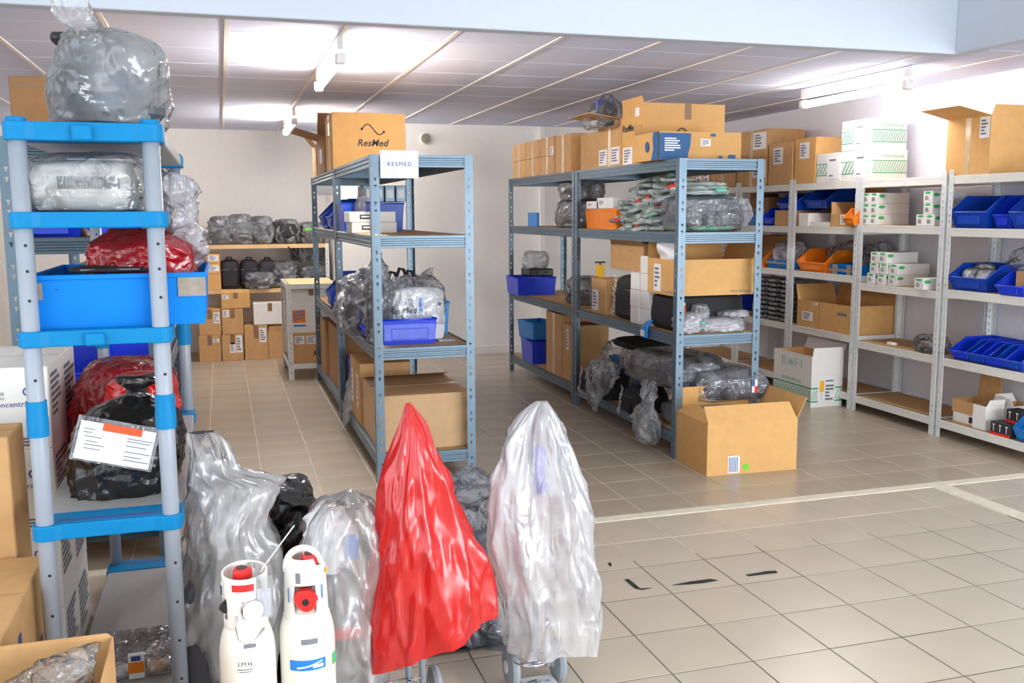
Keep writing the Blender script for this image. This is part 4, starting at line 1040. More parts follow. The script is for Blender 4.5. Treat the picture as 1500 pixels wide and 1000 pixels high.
for k, (lab, u, Y, vt, ww, dd, inn, sk) in enumerate(spec):
    c = PY(u, vt, Y)
    t = thing('supplies_bag', lab, 'bag', (c.x, Y, z0), rb.uniform(-.3, .3)); hh = c.z-z0
    lump('contents', ww*.9, dd*.9, hh*.72, inn, t, 3, .02, 9, k, 26, 14)
    loft('plastic_bag', [(.002, 0, 0, ww*.46, dd*.46), (hh*.3, 0, 0, ww*.52, dd*.5), (hh*.6, .01, 0, ww*.5, dd*.48), (hh*.8, -.01, 0, ww*.38, dd*.32), (hh*.93, 0.0, 0, ww*.2, dd*.12), (hh, .02, 0, ww*.05, .01)], sk, t, 44, 30, 2.4, .03, 9, k+20)
for k in range(3):
    c = PY(572+k*16, 398-4*(k == 1), 6.5)
    t = thing('hose_strap', ['curled black strap sticking up left on the dark heap', 'curled black strap sticking up in middle of dark heap', 'curled black strap at right on the dark heap'][k], 'strap', (c.x, 6.5+.08*k, 1.0), 0, 'black straps on the heap')
    tube('strap_band', [(0, 0, 0), (-.02, 0, c.z-1.06), (.0, 0, c.z-1.0), (.03, .0, c.z-1.01), (.045, 0, c.z-1.05)], .012, 'black_fabric', t, 8); box('buckle', 'black_plastic', t, .03, .06, -.012, .012, c.z-1.07, c.z-1.04, .003)
x, w, zt, zb = boxpx(643, 667, 492, 500, 5.85)
t = thing('blister_pack', 'small flat clear blister pack on edge of middle central shelf', 'package', (x, 5.9, z0)); link('tray', boxme(w, .1, .012, .003), 'film_milky', t); link('card', boxme(w*.9, .09, .003, 0), 'device_white', t)
# bottom shelf
z0 = .176
x, w, zt, zb = boxpx(556, 688, 577, 664, 5.76)
t = carton('wide pale brown carton taped shut on bottom of central shelving', (x, 6.12, z0), w, .72, zt-z0, m='card_pale', tape='T')
flap(t, (w, .72, zt-z0), 'b', .2, 168, 'card_dark', 'lid_flap'); 
zq = zt-z0
xs = PY(542, 600, 6.35).x
for k in range(2):
    yc = 6.66+k*.27
    carton(['narrow tall brown carton with white label strip, nearer of two on bottom central shelf', 'narrow tall brown carton with white label strip, farther of two on bottom central shelf'][k], (1.06, yc, z0), .36, .24, .44, m='card', labels=[('l', .3, .62, .25, .8)], group='narrow cartons on bottom central shelf')
crate('royal blue tray at bottom of central shelving behind narrow cartons', (1.12, 7.28, z0), .42, .36, .36, 0, 'bin_royal')
t = thing('hanging_bag', 'clear bag of white packs hanging off bottom central shelf', 'bag', (.90, 7.06, z0)); 
loft('plastic_bag', [(-.10, -.07, 0, .01, .05), (0, -.04, 0, .04, .09), (.1, 0, 0, .06, .11), (.24, .02, 0, .055, .1), (.32, .03, 0, .03, .05)], 'film_milky', t, 36, 30, 2.4, .014, 12, 3); lump('packs', .08, .14, .2, 'content_white', t, 3, .01, 12, 3, z0=.02, cx=.01)
carton('tall dark brown carton at far bottom left of central shelving', (1.05, 8.95, z0), .36, .42, .50, m='card_dark')
carton('long dark brown carton in far bay bottom of central shelving', (1.14, 8.15, z0), .5, .9, .52, m='card_dark')

# ------------------------------------------------------------------ back recess: wrapped bags, cartons on the floor
zt1, zt2 = zb1+.001, zb2+.001
spec = [(324, 345, 'dark grey square bag half wrapped in clear plastic, first from left on top board', 'grey_fabric'), (353, 345, 'dark grey bag in loose clear plastic, second from left on top board', 'grey_fabric'), (384, 345, 'round grey bag in clear plastic, third from left on top board', 'grey_fabric'),
        (421, 345, 'grey bag in plastic with black strap hanging down from top board', 'black_fabric'), (457, 345, 'grey bag in plastic with a green tie, rightmost on top board', 'grey_fabric')]
for k, (u, v, lab, inn) in enumerate(spec):
    c = PY(u, 350, 11.5); hh = PY(u, [318, 315, 318, 322, 326][k], 11.5).z-zt1
    t = wrapped_bag(lab, (c.x, 11.58, zt1), .285, .42, hh*1.04, .05*k-.1, inn, 'film_foggrey', 3+k, 'wrapped bags on the top board of the back recess', e=[7, 6, 3.2, 3.4, 3.4][k], amp=.03)
    if k == 3:
        tube('hanging_strap', [(.06, -.19, hh*.6), (.09, -.25, .02), (.09, -.29, -.12)], .014, 'black_fabric', t, 6); tube('hanging_strap', [(-.07, -.19, hh*.4), (-.02, -.27, -.03), (.12, -.30, -.22)], .01, 'black_fabric', t, 6)
        lump('dark_flap', .2, .05, hh*.55, 'black_fabric', t, 3, .006, 8, 3, z0=hh*.3, cy=-.19)
    if k == 4: box('green_tie', 'sticker_green', t, -.11, -.03, -.2, -.18, hh*.62, hh*.74, .01)
# second board
z0 = zt2; Yq = 11.34
for k, (va, vb) in enumerate([(400, 420), (387, 400), (373, 387)]):
    a, b = PY(303, 395, Yq), PY(323, 395, Yq); hA = PY(313, va, Yq).z; hB = PY(313, vb, Yq).z
    hA, hB = (z0+[.185, .30, .415][k], z0+[0, .186, .301][k])
    carton(['small tan carton at the bottom of stack beside black backpacks', 'small tan carton with white label, middle of stack beside backpacks', 'small tan carton with white label, top of stack beside backpacks'][k], ((a.x+b.x)/2, Yq+.15, hB), b.x-a.x-.002*k, .3, hA-hB-.001, m='card_orange', labels=[('f', .12, .9, .25, .8)] if k else [], group='small tan cartons on the back board')
for k, (u, lab) in enumerate([(336, 'plain black backpack standing next to small tan cartons'), (365, 'black backpack behind the clear wrapped grey bag'), (392, 'black backpack at right with pale strap on back board')]):
    c = PY(u, 395, 11.45); hh = PY(u, 380, 11.45).z-z0
    t = soft_bag(lab, (c.x, 11.5, z0), .225, .24, hh, 0, seed=k+3, name='backpack', group='black backpacks on the back board', e=3.2)
spec = [(380, 424, 398, .42, 11.32, 'clear wrapped grey bag lying in front of the black backpacks'), (417, 412, 382, .36, 11.42, 'grey wrapped bag left of two piled bags on back board'), (462, 412, 388, .40, 11.40, 'grey wrapped bag at right end of the back board, lower')]
for k, (u, vb, vt, ww, y, lab) in enumerate(spec):
    c = PY(u, 400, y); hh = PY(u, vt, y).z-z0
    wrapped_bag(lab, (c.x, y+.08, z0), ww*.86, .3, max(.14, hh), 0, 'grey_fabric', 'film_foggrey', 12+k, 'grey wrapped bags on the back board', e=2.8, amp=.03)
c = PY(450, 385, 11.5); wrapped_bag('grey wrapped bag piled on top of the others on back board', (c.x+.02, 11.62, z0+.30), .40, .28, .24, .2, 'grey_fabric', 'film_foggrey', 19, 'grey wrapped bags on the back board', e=2.6)
# floor cartons: (u0,u1,vt,Y,z0 or None, label, mat, name)
def stackY(items, Y, d, group):
    for (u0, u1, vt, vb, lab, m, kw) in items:
        a, b = PY(u0, (vt+vb)/2, Y).x, PY(u1, (vt+vb)/2, Y).x
        zt = PY((u0+u1)/2, vt, Y).z; zb = kw.pop('zb', max(0, PY((u0+u1)/2, vb, Y).z)); zt = kw.pop('zt', zt)
        carton(lab, ((a+b)/2, Y+d/2, zb), b-a-.006, d, zt-zb-.002, m=m, group=group, **kw)
Yf = 11.15
zA = PY(300, 491, Yf).z
stackY([(291, 324, 491, 527, 'brown floor carton in back recess, lower left, brown tape and one label', 'card', dict(tape='f', zb=0, zt=zA, labels=[('f', .65, .95, .72, .86)])),
        (325, 357, 491, 527, 'brown floor carton in back recess with two columns of labels', 'card', dict(tape='f', zb=0, zt=zA, labels=[('f', .36, .64, .3, .7), ('f', .68, .96, .3, .95)])),
        (291, 324, 457, 491, 'brown carton on the lower left recess carton, three labels', 'card', dict(tape='f', zb=zA, zt=2*zA-.01, labels=[('f', .68, .95, .45, .88)])),
        (325, 357, 457, 491, 'brown carton on recess carton with label columns, two labels', 'card', dict(tape='f', zb=zA, zt=2*zA-.01, labels=[('f', .05, .33, .68, .95)])),
        (324, 367, 437, 457, 'flat orange-brown carton topmost of the recess floor stack', 'card_orange', dict(tape='f', zb=2*zA-.008, zt=2*zA+.17, labels=[('f', .04, .26, .6, .85)]))], Yf, .36, 'brown cartons on the recess floor')
zB = PY(375, 476, Yf).z
stackY([(358, 393, 476, 524, 'tall brown recess carton with strip of labels under white box', 'card', dict(tape='f', zb=0, zt=zB, labels=[('f', .64, .94, .5, .92)])),
        (393, 421, 484, 528, 'open brown carton beside the grey shelf stand in recess', 'card', dict(zb=0, flaps={'f': (.06, 80), 'b': (.1, 80)})),
        (371, 420, 447, 476, 'white carton with brown tape on top of recess floor cartons', 'card_white', dict(tape='f', zb=zB+.002, zt=zB+.25))], Yf, .36, 'cartons right side of the recess floor')
stackY([(250, 273, 485, 528, 'brown carton with large white sheet seen between shelf and recess', 'card_dark', dict(zb=0, labels=[('f', .06, .92, .25, .8)]))], 11.0, .4, None)
# shelf stand contents
Yg = gy+.05; zs0 = .161
za = PY(450, 487, Yg).z; zc = PY(450, 527, Yg).z
x0 = gx0+.05
w = .40; 
t = carton('brown carton with black italic name on bottom of grey shelf stand', (x0+w/2, Yg+.25, zs0), w, .4, .30, m='card', labels=[('f', .05, .3, .62, .9), ('f', .34, .6, .62, .9)]); lettering('ResMed', .07, 'ink', t, (w, .4, .30), 'f', .78, .28, shear=.25, bold=.02)
t = carton('white carton with orange and blue logo on grey shelf stand', (x0+w/2, Yg+.25, zs0+.301), w, .4, .27, m='card_white'); dims = (w, .4, .27)
patch('orange_square', 'bin_orange', t, dims, 'f', .02, .34, .38, .86)
for k in range(3): polys_on('blue_stripe', 'sticker_blue', t, dims, 'f', [[(.04, .44+.12*k), (.3, .58+.12*k), (.3, .63+.12*k), (.04, .49+.12*k)]], .003)
patch('blue_wordmark', 'bin_sky', t, dims, 'f', .04, .34, .24, .31)
carton('plain white carton with tape on top of logo carton, grey shelf stand', (x0+w/2, Yg+.25, zs0+.572), w, .4, max(.1, gz-.06-(zs0+.572)), m='card_white', tape='f')

# ------------------------------------------------------------------ middle shelving: contents
MX = 2.875
def sideX(lab, ua, ub, vt, z0, dx, X=MX+.01, **k):
    """box on the middle row whose left face is seen between columns ua (far) and ub (near)"""
    ya, yb = PX(ub, vt+20, X).y, PX(ua, vt+20, X).y; h = PX((ua+ub)/2, vt, X).z-z0
    return carton(lab, (X+dx/2, (ya+yb)/2, z0), dx, yb-ya-.006, h, **k)
g = 'tan cartons at far end of the right aisle top shelf'
zA = 2.0
yrow = [9.42, 8.98, 8.55, 8.14]
for k in range(3):
    carton(['tan carton with clear tape, lower row farthest on right aisle top shelf', 'tan carton with clear tape, lower row second farthest on top shelf', 'tan carton with clear tape, lower row third farthest on top shelf'][k], (MX+.26, (yrow[k]+yrow[k+1])/2, zA), .5, yrow[k]-yrow[k+1]-.01, .166, m='card', tape='L', group=g)
for k in range(3):
    carton(['tan carton with clear tape, upper row farthest on right aisle top shelf', 'tan carton with clear tape, upper row second farthest on top shelf', 'tan carton with clear tape and white label, upper row nearest of the small ones'][k], (MX+.26, (yrow[k]+yrow[k+1])/2, zA+.168), .5, yrow[k]-yrow[k+1]-.012, .165, m='card', tape='L', group=g, labels=[('l', .7, .95, .0, .45)] if k == 2 else [])
carton('tall tan carton with clear tape strip between small cartons and tape carton', (MX+.26, 7.92, zA), .5, .40, .325, m='card', tape='L')
carton('tan carton set back between the tall taped carton and the flap carton', (MX+.30, 7.40, zA), .46, .5, .30, m='card')
carton('open tan carton carrying the bagged items on its flap, right aisle top', (MX+.29, 6.89, zA), .55, .46, .345, m='card', flaps={'l': (.26, 8), 'b': (.1, 80), 'f': (.11, 88)}, labels=[('l', .05, .4, .05, .40), ('l', .55, .92, .05, .42)], tape='L')
bw = .64; dims = (bw, .38, .42)
t = carton('wide tan carton with black curve logo and tape on top of middle shelving', (MX+.02+bw/2, 6.28+.19, zA), *dims, m='card_orange', flaps={'b': (.05, 80), 'l': (.05, 80)}, labels=[('l', .06, .5, .0, .3)])
squiggle(t, dims, 'f', .53, .50, .085); patch('tape', 'tape_brown', t, dims, 'f', .50, .58, .74, 1.)
lettering('ResMed', .07, 'ink', t, dims, 'l', .32, .62, shear=.25, bold=.02); patch('label', 'paper', t, dims, 'l', .62, .80, .80, .94)
bw, hh = .615, .185; dims = (bw, .40, hh)
t = carton('tan open carton with blue printed corner at front of middle top shelf', (2.815+bw/2, 5.86+.20, zA), bw, .40, hh, m='card_orange', flaps={'f': (.1, 178), 'b': (.1, 60)}, labels=[('f', .50, .62, .5, .76)])
M, L, Hh = frame('f', *dims)
polys_on('blue_print', 'carton_blue', t, dims, 'f', [[(0, 0), (.34, 0), (.345, .2), (.37, .5), (.38, .95), (.02, .95), (0, .9)]], .004)
polys_on('blue_print', 'carton_blue', t, dims, 'l', [[(.72, .0), (1, 0), (1, 1), (.8, 1), (.77, .8), (.8, .4)], [(.55+.08*math.cos(a*.5236), .5+.2*math.sin(a*.5236)) for a in range(12)]], .006)
lines_on('white_print', 'paper', t, dims, 'f', textlines(.06, .3, .3, .8, 6, 3), lift=.006); lines_on('blue_marks', 'carton_blue', t, dims, 'f', [(.72, .77, .05, .16), (.84, .93, .05, .2), (.62, .68, .85, .95)], lift=.003)
# bag on the flap
c = PX(886, 180, MX-.03)
t = thing('bagged_items', 'clear bag with black and blue items hanging off an open carton', 'bag', (MX-.02, c.y, c.z-.02)); 
lump('dark_item', .14, .16, .17, 'black_fabric', t, 3, .02, 12, 3); lump('white_item', .14, .2, .13, 'content_white', t, 3, .015, 12, 5, cy=.14); box('blue_strap', 'bin_blue', t, -.09, .02, -.03, .0, .1, .19, .008)
loft('plastic_bag', [(-.02, 0, .02, .12, .2), (.06, 0, .02, .14, .22), (.14, 0, 0, .11, .17), (.19, 0, -.02, .05, .08), (.23, 0, -.02, .03, .04)], 'film_clear', t, 44, 32, 2.6, .02, 12, 33)
# second shelf
z0 = 1.521
for k, (y, hh, zz, lab) in enumerate([(8.05, .26, 0, 'grey wrapped bag lower of two at far bay second shelf'), (8.0, .22, .24, 'grey wrapped bag resting on another at far bay second shelf')]):
    wrapped_bag(lab, (MX+.22, y, z0+zz), .36, .62-.1*k, hh, .1, 'grey_fabric', 'film_foggrey' if k else 'film_grey', 40+k, 'grey wrapped bags far bay', e=2.6)
t = thing('blue_tray', 'sky blue plastic tray standing upright at far bay second shelf', 'tray', (MX+.06, 8.9, z0)); link('panel', boxme(.02, .3, .13, .003), 'bin_sky', t); box('edge', 'bin_sky', t, -.012, .012, -.15, .15, .125, .135, .002)
ya, yb = PX(896, 320, MX).y, PX(850, 320, MX).y
crate('orange plastic crate behind the green and white packs', (MX+.24, (ya+yb)/2, z0), .40, yb-ya-.02, PX(870, 307, MX).z-z0, 0, 'bin_orange')
for k in range(2):
    carton(['white small box on the orange crate, far one', 'white small box on the orange crate, near one'][k], (MX+.16, [yb-.19, ya+.22][k], PX(870, 307, MX).z+.008), .26, .26 if k == 0 else .32, [.06, .085][k], m='card_white', labels=[('l', .1, .6, .3, .8)], group='white boxes on orange crate')
# heap of flat clear packs with green and red details
rp = random.Random(11)
def flat_pack(label, loc, rot, seed, group):
    t = thing('tubing_pack', label, 'package', loc, 0, group, rot)
    lump('plastic_bag', .24, .19, .036, 'film_pack', t, 2.6, .014, 16, seed, 18, 8, flat=.7)
    lump('tubing', .15, .11, .018, 'content_white', t, 2.4, .012, 24, seed, 16, 6, z0=.008)
    cc = rp.choice(['foam_green', 'foam_green', 'label_red']); x, y = rp.uniform(-.07, .05), rp.uniform(-.07, .04)
    box('connector', cc, t, x, x+.05, y-.09*(y < 0), y+.035, .014, .040, .006)
    return t
n = 0
yA, yB = 6.05, 7.0
G = 'flat clear tubing packs heaped on the second shelf'
protos = []
for lay in range(11):
    hx = .30-.012*lay; 
    for j in range(4 if lay < 8 else 3):
        y = yA+.10+(yB-yA-.16)*(j+.5*(lay % 2))/4.2+rp.uniform(-.03, .03)
        x = MX+.11+rp.uniform(-.03, .03)+.012*lay
        if y > yB-.028*lay: continue
        loc = (x, y, z0+.003+.034*lay+rp.uniform(0, .004)); rot = (rp.uniform(-.2, .2), rp.uniform(-.28, .2), rp.uniform(-.9, .9))
        plab = 'flat clear tubing pack in the heap, %s layer from shelf, %s from the front' % (['first', 'second', 'third', 'fourth', 'fifth', 'sixth', 'seventh', 'eighth', 'ninth', 'tenth', 'eleventh'][lay], ['first', 'second', 'third', 'fourth'][j])
        if len(protos) < 8:
            o = flat_pack(plab, loc, rot, len(protos)+5, G); protos.append(o)
        else:
            o = dup(rp.choice(protos), loc, None, plab); o.rotation_euler = rot
        n += 1
# wrapped dark bag at the front
x, w, zt, zb = boxpx(1000, 1088, 288, 340, 5.8)
hh = zt-z0
t = thing('wrapped_bag', 'dark blue bag in stretched clear wrap at front of second shelf', 'bag', (3.19, 5.98, z0)); 
lump('bag_body', .46, .4, hh*.93, 'device_grey', t, 6, .008, 5, 3, 40, 20, flat=.12, z0=.03); lump('padding', .44, .38, .05, 'foam_green', t, 3, .008, 9, 3)
lump('plastic_wrap', .5, .44, hh*1.0, 'film_grey', t, 5, .016, 10, 9, 56, 30, flat=.12)
loft('wrap_tail', [(hh*.1, .24, -.05, .05, .12), (hh*.5, .27, -.05, .06, .14), (hh*.95, .23, -.05, .05, .16)], 'film_milky', t, 30, 20, 2.4, .02, 10, 3)
for k in range(3):
    o = dup(protos[k], (3.16+.02*k, 5.94+.04*k, z0+hh+.012+.03*k), None, ['flat clear pack of tubing lying on the dark wrapped bag, lowest', 'flat clear pack of tubing lying on the dark wrapped bag, middle', 'flat clear pack of tubing lying on the dark wrapped bag, top'][k], 'flat packs on the dark wrapped bag'); o.rotation_euler = (0, 0, .3*k); o.scale = (1.6, 1.6, 1.1)
# third shelf
z0 = .841
x, w, zt, zb = boxpx(757, 815, 404, 432, 8.9)
crate('royal blue plastic bin at far bay on third shelf of right aisle', (x+.02, 9.15, z0), w*.98, .40, zt-z0-.02, .0, 'bin_royal')
ztb = zt-.012
t = thing('tool_case', 'black case lying across the royal blue bin', 'case', (x+.07, 9.1, ztb+.003)); link('case_body', boxme(.25, .3, .075, .012), 'black_plastic', t); box('latch', 'rubber', t, -.06, -.03, -.158, -.148, .03, .05, .002); box('latch', 'rubber', t, .03, .06, -.158, -.148, .03, .05, .002)
t = thing('clear_bag', 'puffy clear bag standing on the black case', 'bag', (x+.05, 9.1, ztb+.08)); lump('plastic_bag', .24, .2, .17, 'film_milky', t, 2.6, .03, 10, 4, 36, 22); lump('parts', .12, .1, .06, 'content_white', t, 3, .01, 12, 4, z0=.005)
wrapped_bag('round grey and black wrapped bag next to the middle post, third shelf', (MX+.24, 7.95, z0), .34, .5, .25, 0, 'black_fabric', 'film_foggrey', 51, None, (0, .0, .0, .08), e=2.6)
t = thing('stand', 'small black display stand with yellow note behind middle post', 'stand', (MX+.42, 8.05, z0)); tube('stem', [(0, 0, 0), (0, 0, .36)], .008, 'black_plastic', t, 8); box('arm', 'black_plastic', t, -.05, .05, -.008, .008, .355, .37, .002); box('note', 'yellow', t, -.05, .04, -.012, -.009, .22, .34, 0); box('foot', 'black_plastic', t, -.06, .06, -.05, .05, 0, .008, .002)
sideX('tan carton with white label between the wrapped bag and black bag', 866, 887, 408, z0, .34, m='card', labels=[('l', .1, .5, .1, .68)])
ya, yb = PX(935, 440, MX).y, PX(888, 440, MX).y
hh = PX(905, 402, MX).z-z0
t = soft_bag('black equipment bag standing on third shelf with white lettering', (MX+.17, (ya+yb)/2, z0), yb-ya-.05, .26, hh, -math.pi/2, seed=7, e=6)
lettering('ResMed', .1, 'paper', t, (yb-ya-.05, .30, hh), 'f', .2, .5, shear=.2, ang=math.radians(80), lift=.012)
zz = z0+hh*.94
t = carton('open tan carton of bubble wrap standing above the black equipment bag', (MX+.30, (ya+yb)/2+.1, z0+hh+.03), .44, .62, .21, m='card', flaps={'b': (.2, 70), 'r': (.3, 75), 'l': (.06, 60)})
t2 = thing('bubble_wrap', 'crumpled clear bubble wrap inside the open tan carton', 'packaging', (MX+.26, (ya+yb)/2+.03, z0+hh+.036)); lump('film', .34, .46, .22, 'film_milky', t2, 2.4, .03, 12, 3, 40, 24)
# white small boxes, a stacked column
wy0, wy1 = 6.03, 6.30
for r in range(4):
    for cidx in range(2):
        if r == 3 and cidx == 0: continue
        nm = ['bottom', 'second', 'third', 'top'][r]+' row small plain white carton, '+['far', 'near'][cidx]+' one beside the black case'
        carton(nm, (MX+.09+.008*((r*3+cidx) % 3), 6.40-.158*cidx+.006*(r % 2), z0+.1255*r), .14, .148, .122, m='card_white', group='small plain white cartons beside the black case', bev=.002)
# black case with open carton on it
x, w, zt, zb = boxpx(947, 1067, 432, 484, 5.85)
hcase = zt-z0
t = thing('black_case', 'black fabric case with orange zip pull under the open carton', 'case', (MX+.33, 6.02, z0)); dims = (.58, .36, hcase)
lump('case_body', .58, .38, hcase, 'black_fabric', t, 9, .004, 5, 3, 40, 20, flat=.1)
tube('zip_pull', [(-.20, -.196, hcase*.72), (-.198, -.2, hcase*.5), (-.205, -.2, hcase*.35)], .008, 'label_orange', t, 8); box('zip_slider', 'galv', t, -.205, -.195, -.2, -.192, hcase*.72, hcase*.8, .001)
zc = z0+hcase+.002
x, w, zt, zb = boxpx(948, 1078, 380, 432, 5.78)
hh = zt-zc; bw = .60; dims = (bw, .42, hh)
t = carton('large open tan carton on the black case, white label on side', (MX+.015+bw/2, 5.96, zc), bw, .42, hh, m='card_orange', flaps={'b': (.12, 84), 'r': (.12, 75)}, labels=[('l', .25, .5, .08, .85)])
lettering('Fisher & Paykel', .026, 'ink_grey', t, dims, 'f', .83, .1, shear=.2); lettering('Fisher & Paykel', .026, 'ink_grey', t, dims, 'l', .8, .1, shear=.2)
t2 = thing('paper_wrap', 'white folded paper sticking out of the large open carton', 'paper', (MX+.12, 6.02, zc+.03)); loft('paper_body', [(0, 0, 0, .06, .08), (.2, 0, 0, .07, .09), (.28, -.02, .0, .08, .06), (.36, -.05, 0, .05, .01)], 'paper', t2, 20, 14, 2, .02, 8, 3)
# clear packs at front of third shelf
for k, (xx, yy, ww, dd, hh, rz, lab) in enumerate([(3.0, 5.76, .22, .12, .14, .2, 'clear crinkled pack leaning on front post of third shelf'), (3.24, 5.79, .40, .18, .10, -.05, 'large clear pack with green sticker at front of third shelf'), (3.36, 5.78, .2, .2, .04, .1, 'flat white pack at right front corner of third shelf'), (3.11, 5.80, .12, .1, .19, .3, 'upright clear parts pack at front of third shelf')]):
    if k == 2: yy = 5.98
    t = thing('clear_pack', lab, 'package', (xx, yy if k != 2 else 5.79, z0 if k != 2 else z0+.10), rz)
    lump('plastic_bag', ww, dd, hh, 'film_milky', t, 2.8, .02, 14, 60+k, 36, 20); lump('parts', ww*.7, dd*.6, hh*.6, 'content_white', t, 3, .01, 16, k, 20, 10, z0=.004)
    if k == 1: box('green_sticker', 'foam_green', t, -.17, -.135, -.1, -.085, .06, .08, .004)
t = thing('hanging_tag', 'blue tag with white label hanging from third shelf edge', 'tag', (MX-.025, 6.13, z0+.0), 0); loft('strap', [(-.07, 0, 0, .012, .05), (-.0, 0, -.01, .014, .045), (.04, .02, -.03, .016, .03), (.055, .04, -.04, .01, .02)], 'bin_sky', t, 20, 14, 4, .004, 9, 3); box('white_label', 'paper', t, -.0165, -.0145, -.035, .03, -.06, -.015, 0)
# bottom shelf
z0 = .176
crate('sky blue bin tilted on top of the royal blue one, bottom shelf far bay', (MX+.12, 8.98, z0+.235), .26, .34, .17, .15, 'bin_sky')
crate('royal blue bin at the far bay of bottom shelf', (MX+.13, 8.92, z0), .28, .36, .225, .0, 'bin_royal')
sideX('tall open brown carton beside the blue bins, bottom shelf', 800, 823, 458, z0, .30, m='card', tape='L', flaps={'b': (.02, 80)})
sideX('tall brown carton with white label strip at the middle post, bottom shelf', 824, 839, 475, z0, .34, m='card', labels=[('l', .4, .6, .55, .92)])
for k, (y, ww, hh, lab) in enumerate([(7.28, .3, .42, 'clear bag of blue tubing parts beside the middle post, bottom shelf'), (6.98, .26, .40, 'clear bag of blue tubing parts, second from middle post, bottom shelf'), (6.70, .3, .40, 'clear bag with black valve parts behind black bags, bottom shelf')]):
    t = thing('parts_bag', lab, 'bag', (MX+.30, y, z0)); lump('plastic_bag', ww, ww, hh, 'film_clear', t, 2.4, .03, 10, 70+k, 40, 26)
    lump('blue_parts', ww*.5, ww*.5, hh*.5, 'bin_sky', t, 2.4, .03, 12, k, 22, 12, z0=hh*.2, cx=-.03); lump('clear_parts', ww*.7, ww*.6, hh*.4, 'content_white', t, 2.4, .03, 14, k+4, 22, 12, z0=.01)
t = thing('black_valve', 'black valve on a pale round plate behind the bottom shelf bags', 'device', (MX+.40, 6.52, z0+.0)); lathe('plate', [(.0, -.01), (.12, -.01), (.12, .01), (0, .01)], 'device_white', t, 28, 'x', (.03, 0, .34)); tube('lever', [(0, .05, .36), (0, -.05, .36)], .012, 'black_plastic', t, 8); tube('stem', [(.02, 0, 0), (.02, 0, .40)], .011, 'black_plastic', t, 8); tube('lever', [(0, .03, .42), (0, .03, .30)], .012, 'black_plastic', t, 8)
for k, (y, hh, lab) in enumerate([(7.18, .24, 'black bag with white logo hanging over bottom shelf edge, farthest'), (6.92, .22, 'black bag with white logo hanging over bottom shelf edge, second'), (6.36, .2, 'black bag with white logo under the clear hanging plastic')]):
    t = soft_bag(lab, (MX+.10, y, z0), .24, .34, hh, -math.pi/2, seed=20+k, e=3, group='black logo bags on the bottom shelf')
    lettering('ResMed', .07, 'paper', t, (.24, .37, hh), 'f', .5, .5, shear=.2, ang=math.radians(70), lift=.02)
t = thing('black_tray', 'flat black padded case lying over the bottom shelf bags', 'case', (MX+.30, 6.82, z0+.42)); lump('case_body', .40, .5, .07, 'black_fabric', t, 5, .01, 6, 3); tube('carry_handle', [(-.2, -.1, .03), (-.23, -.1, .05), (-.23, .1, .05), (-.2, .1, .03)], .01, 'black_fabric', t, 8)
wrapped_bag('dark bag in glossy clear wrap lying across bottom shelf front, top left', (MX+.2, 6.1, z0+.27), .50, .74, .23, .12, 'dark_device', 'film_grey', 81, None, None, e=6)
t = wrapped_bag('dark bag in clear wrap with small flag label, upper right front of bottom shelf', (3.31, 5.86, z0+.19), .58, .44, .22, -.06, 'dark_device', 'film_grey', 84, None, (.14, 0, -.03, .11), e=7)
box('flag_label', 'paper', t, .13, .17, -.229, -.224, .06, .15, 0); box('flag_blue', 'ink_blue', t, .13, .15, -.231, -.229, .105, .15, 0); box('flag_red', 'label_red', t, .15, .17, -.231, -.229, .06, .105, 0)
wrapped_bag('dark bag in clear wrap, lower right front of bottom shelf', (3.20, 5.84, z0), .56, .42, .185, 0, 'dark_device', 'film_grey', 87, None, None, e=7)
t = thing('hanging_wrap', 'milky crumpled plastic wrap hanging over bottom shelf edge, far one', 'packaging', (MX-.06, 6.82, z0+.1)); org = t.location
loft('film', [(-.19, -.02, .1, .015, .03), (-.12, -.03, .1, .03, .06), (.0, -.02, .04, .06, .14), (.12, .0, 0, .09, .2), (.2, .02, 0, .06, .17), (.24, .04, 0, .02, .06)], 'film_wrap', t, 60, 44, 2.4, .03, 8, 91)
t = thing('hanging_wrap', 'large clear bulging plastic wrap hanging nearly to the floor by front post', 'packaging', (MX-.05, 5.98, z0)); 
loft('film', [(-.13, -.01, -.04, .03, .06), (-.09, -.02, -.02, .06, .12), (.0, -.02, .0, .07, .15), (.08, -.01, .05, .05, .13), (.15, .0, .02, .03, .07), (.24, .02, .04, .05, .1), (.32, .05, .05, .03, .08)], 'film_wrap', t, 60, 48, 2.4, .03, 8, 94)
# casters seen behind
for k, (u, v) in enumerate([(966, 505), (1012, 512), (1040, 512)]):
    c = PY(u, v, 9.3)
    t = thing('caster', ['small black caster wheel seen under third shelf, left', 'small black caster wheel seen under third shelf, middle', 'small black caster wheel seen under third shelf, right'][k], 'caster', (c.x, 9.3, 0.0), 0, 'casters behind the middle shelving')
    lathe('wheel', [(.0, -.012), (.03, -.012), (.034, 0), (.03, .012), (0, .012)], 'rubber', t, 20, 'x', (0, 0, .035)); tube('fork', [(0, .0, .035), (0.02, .02, .1)], .008, 'black_plastic', t, 8)
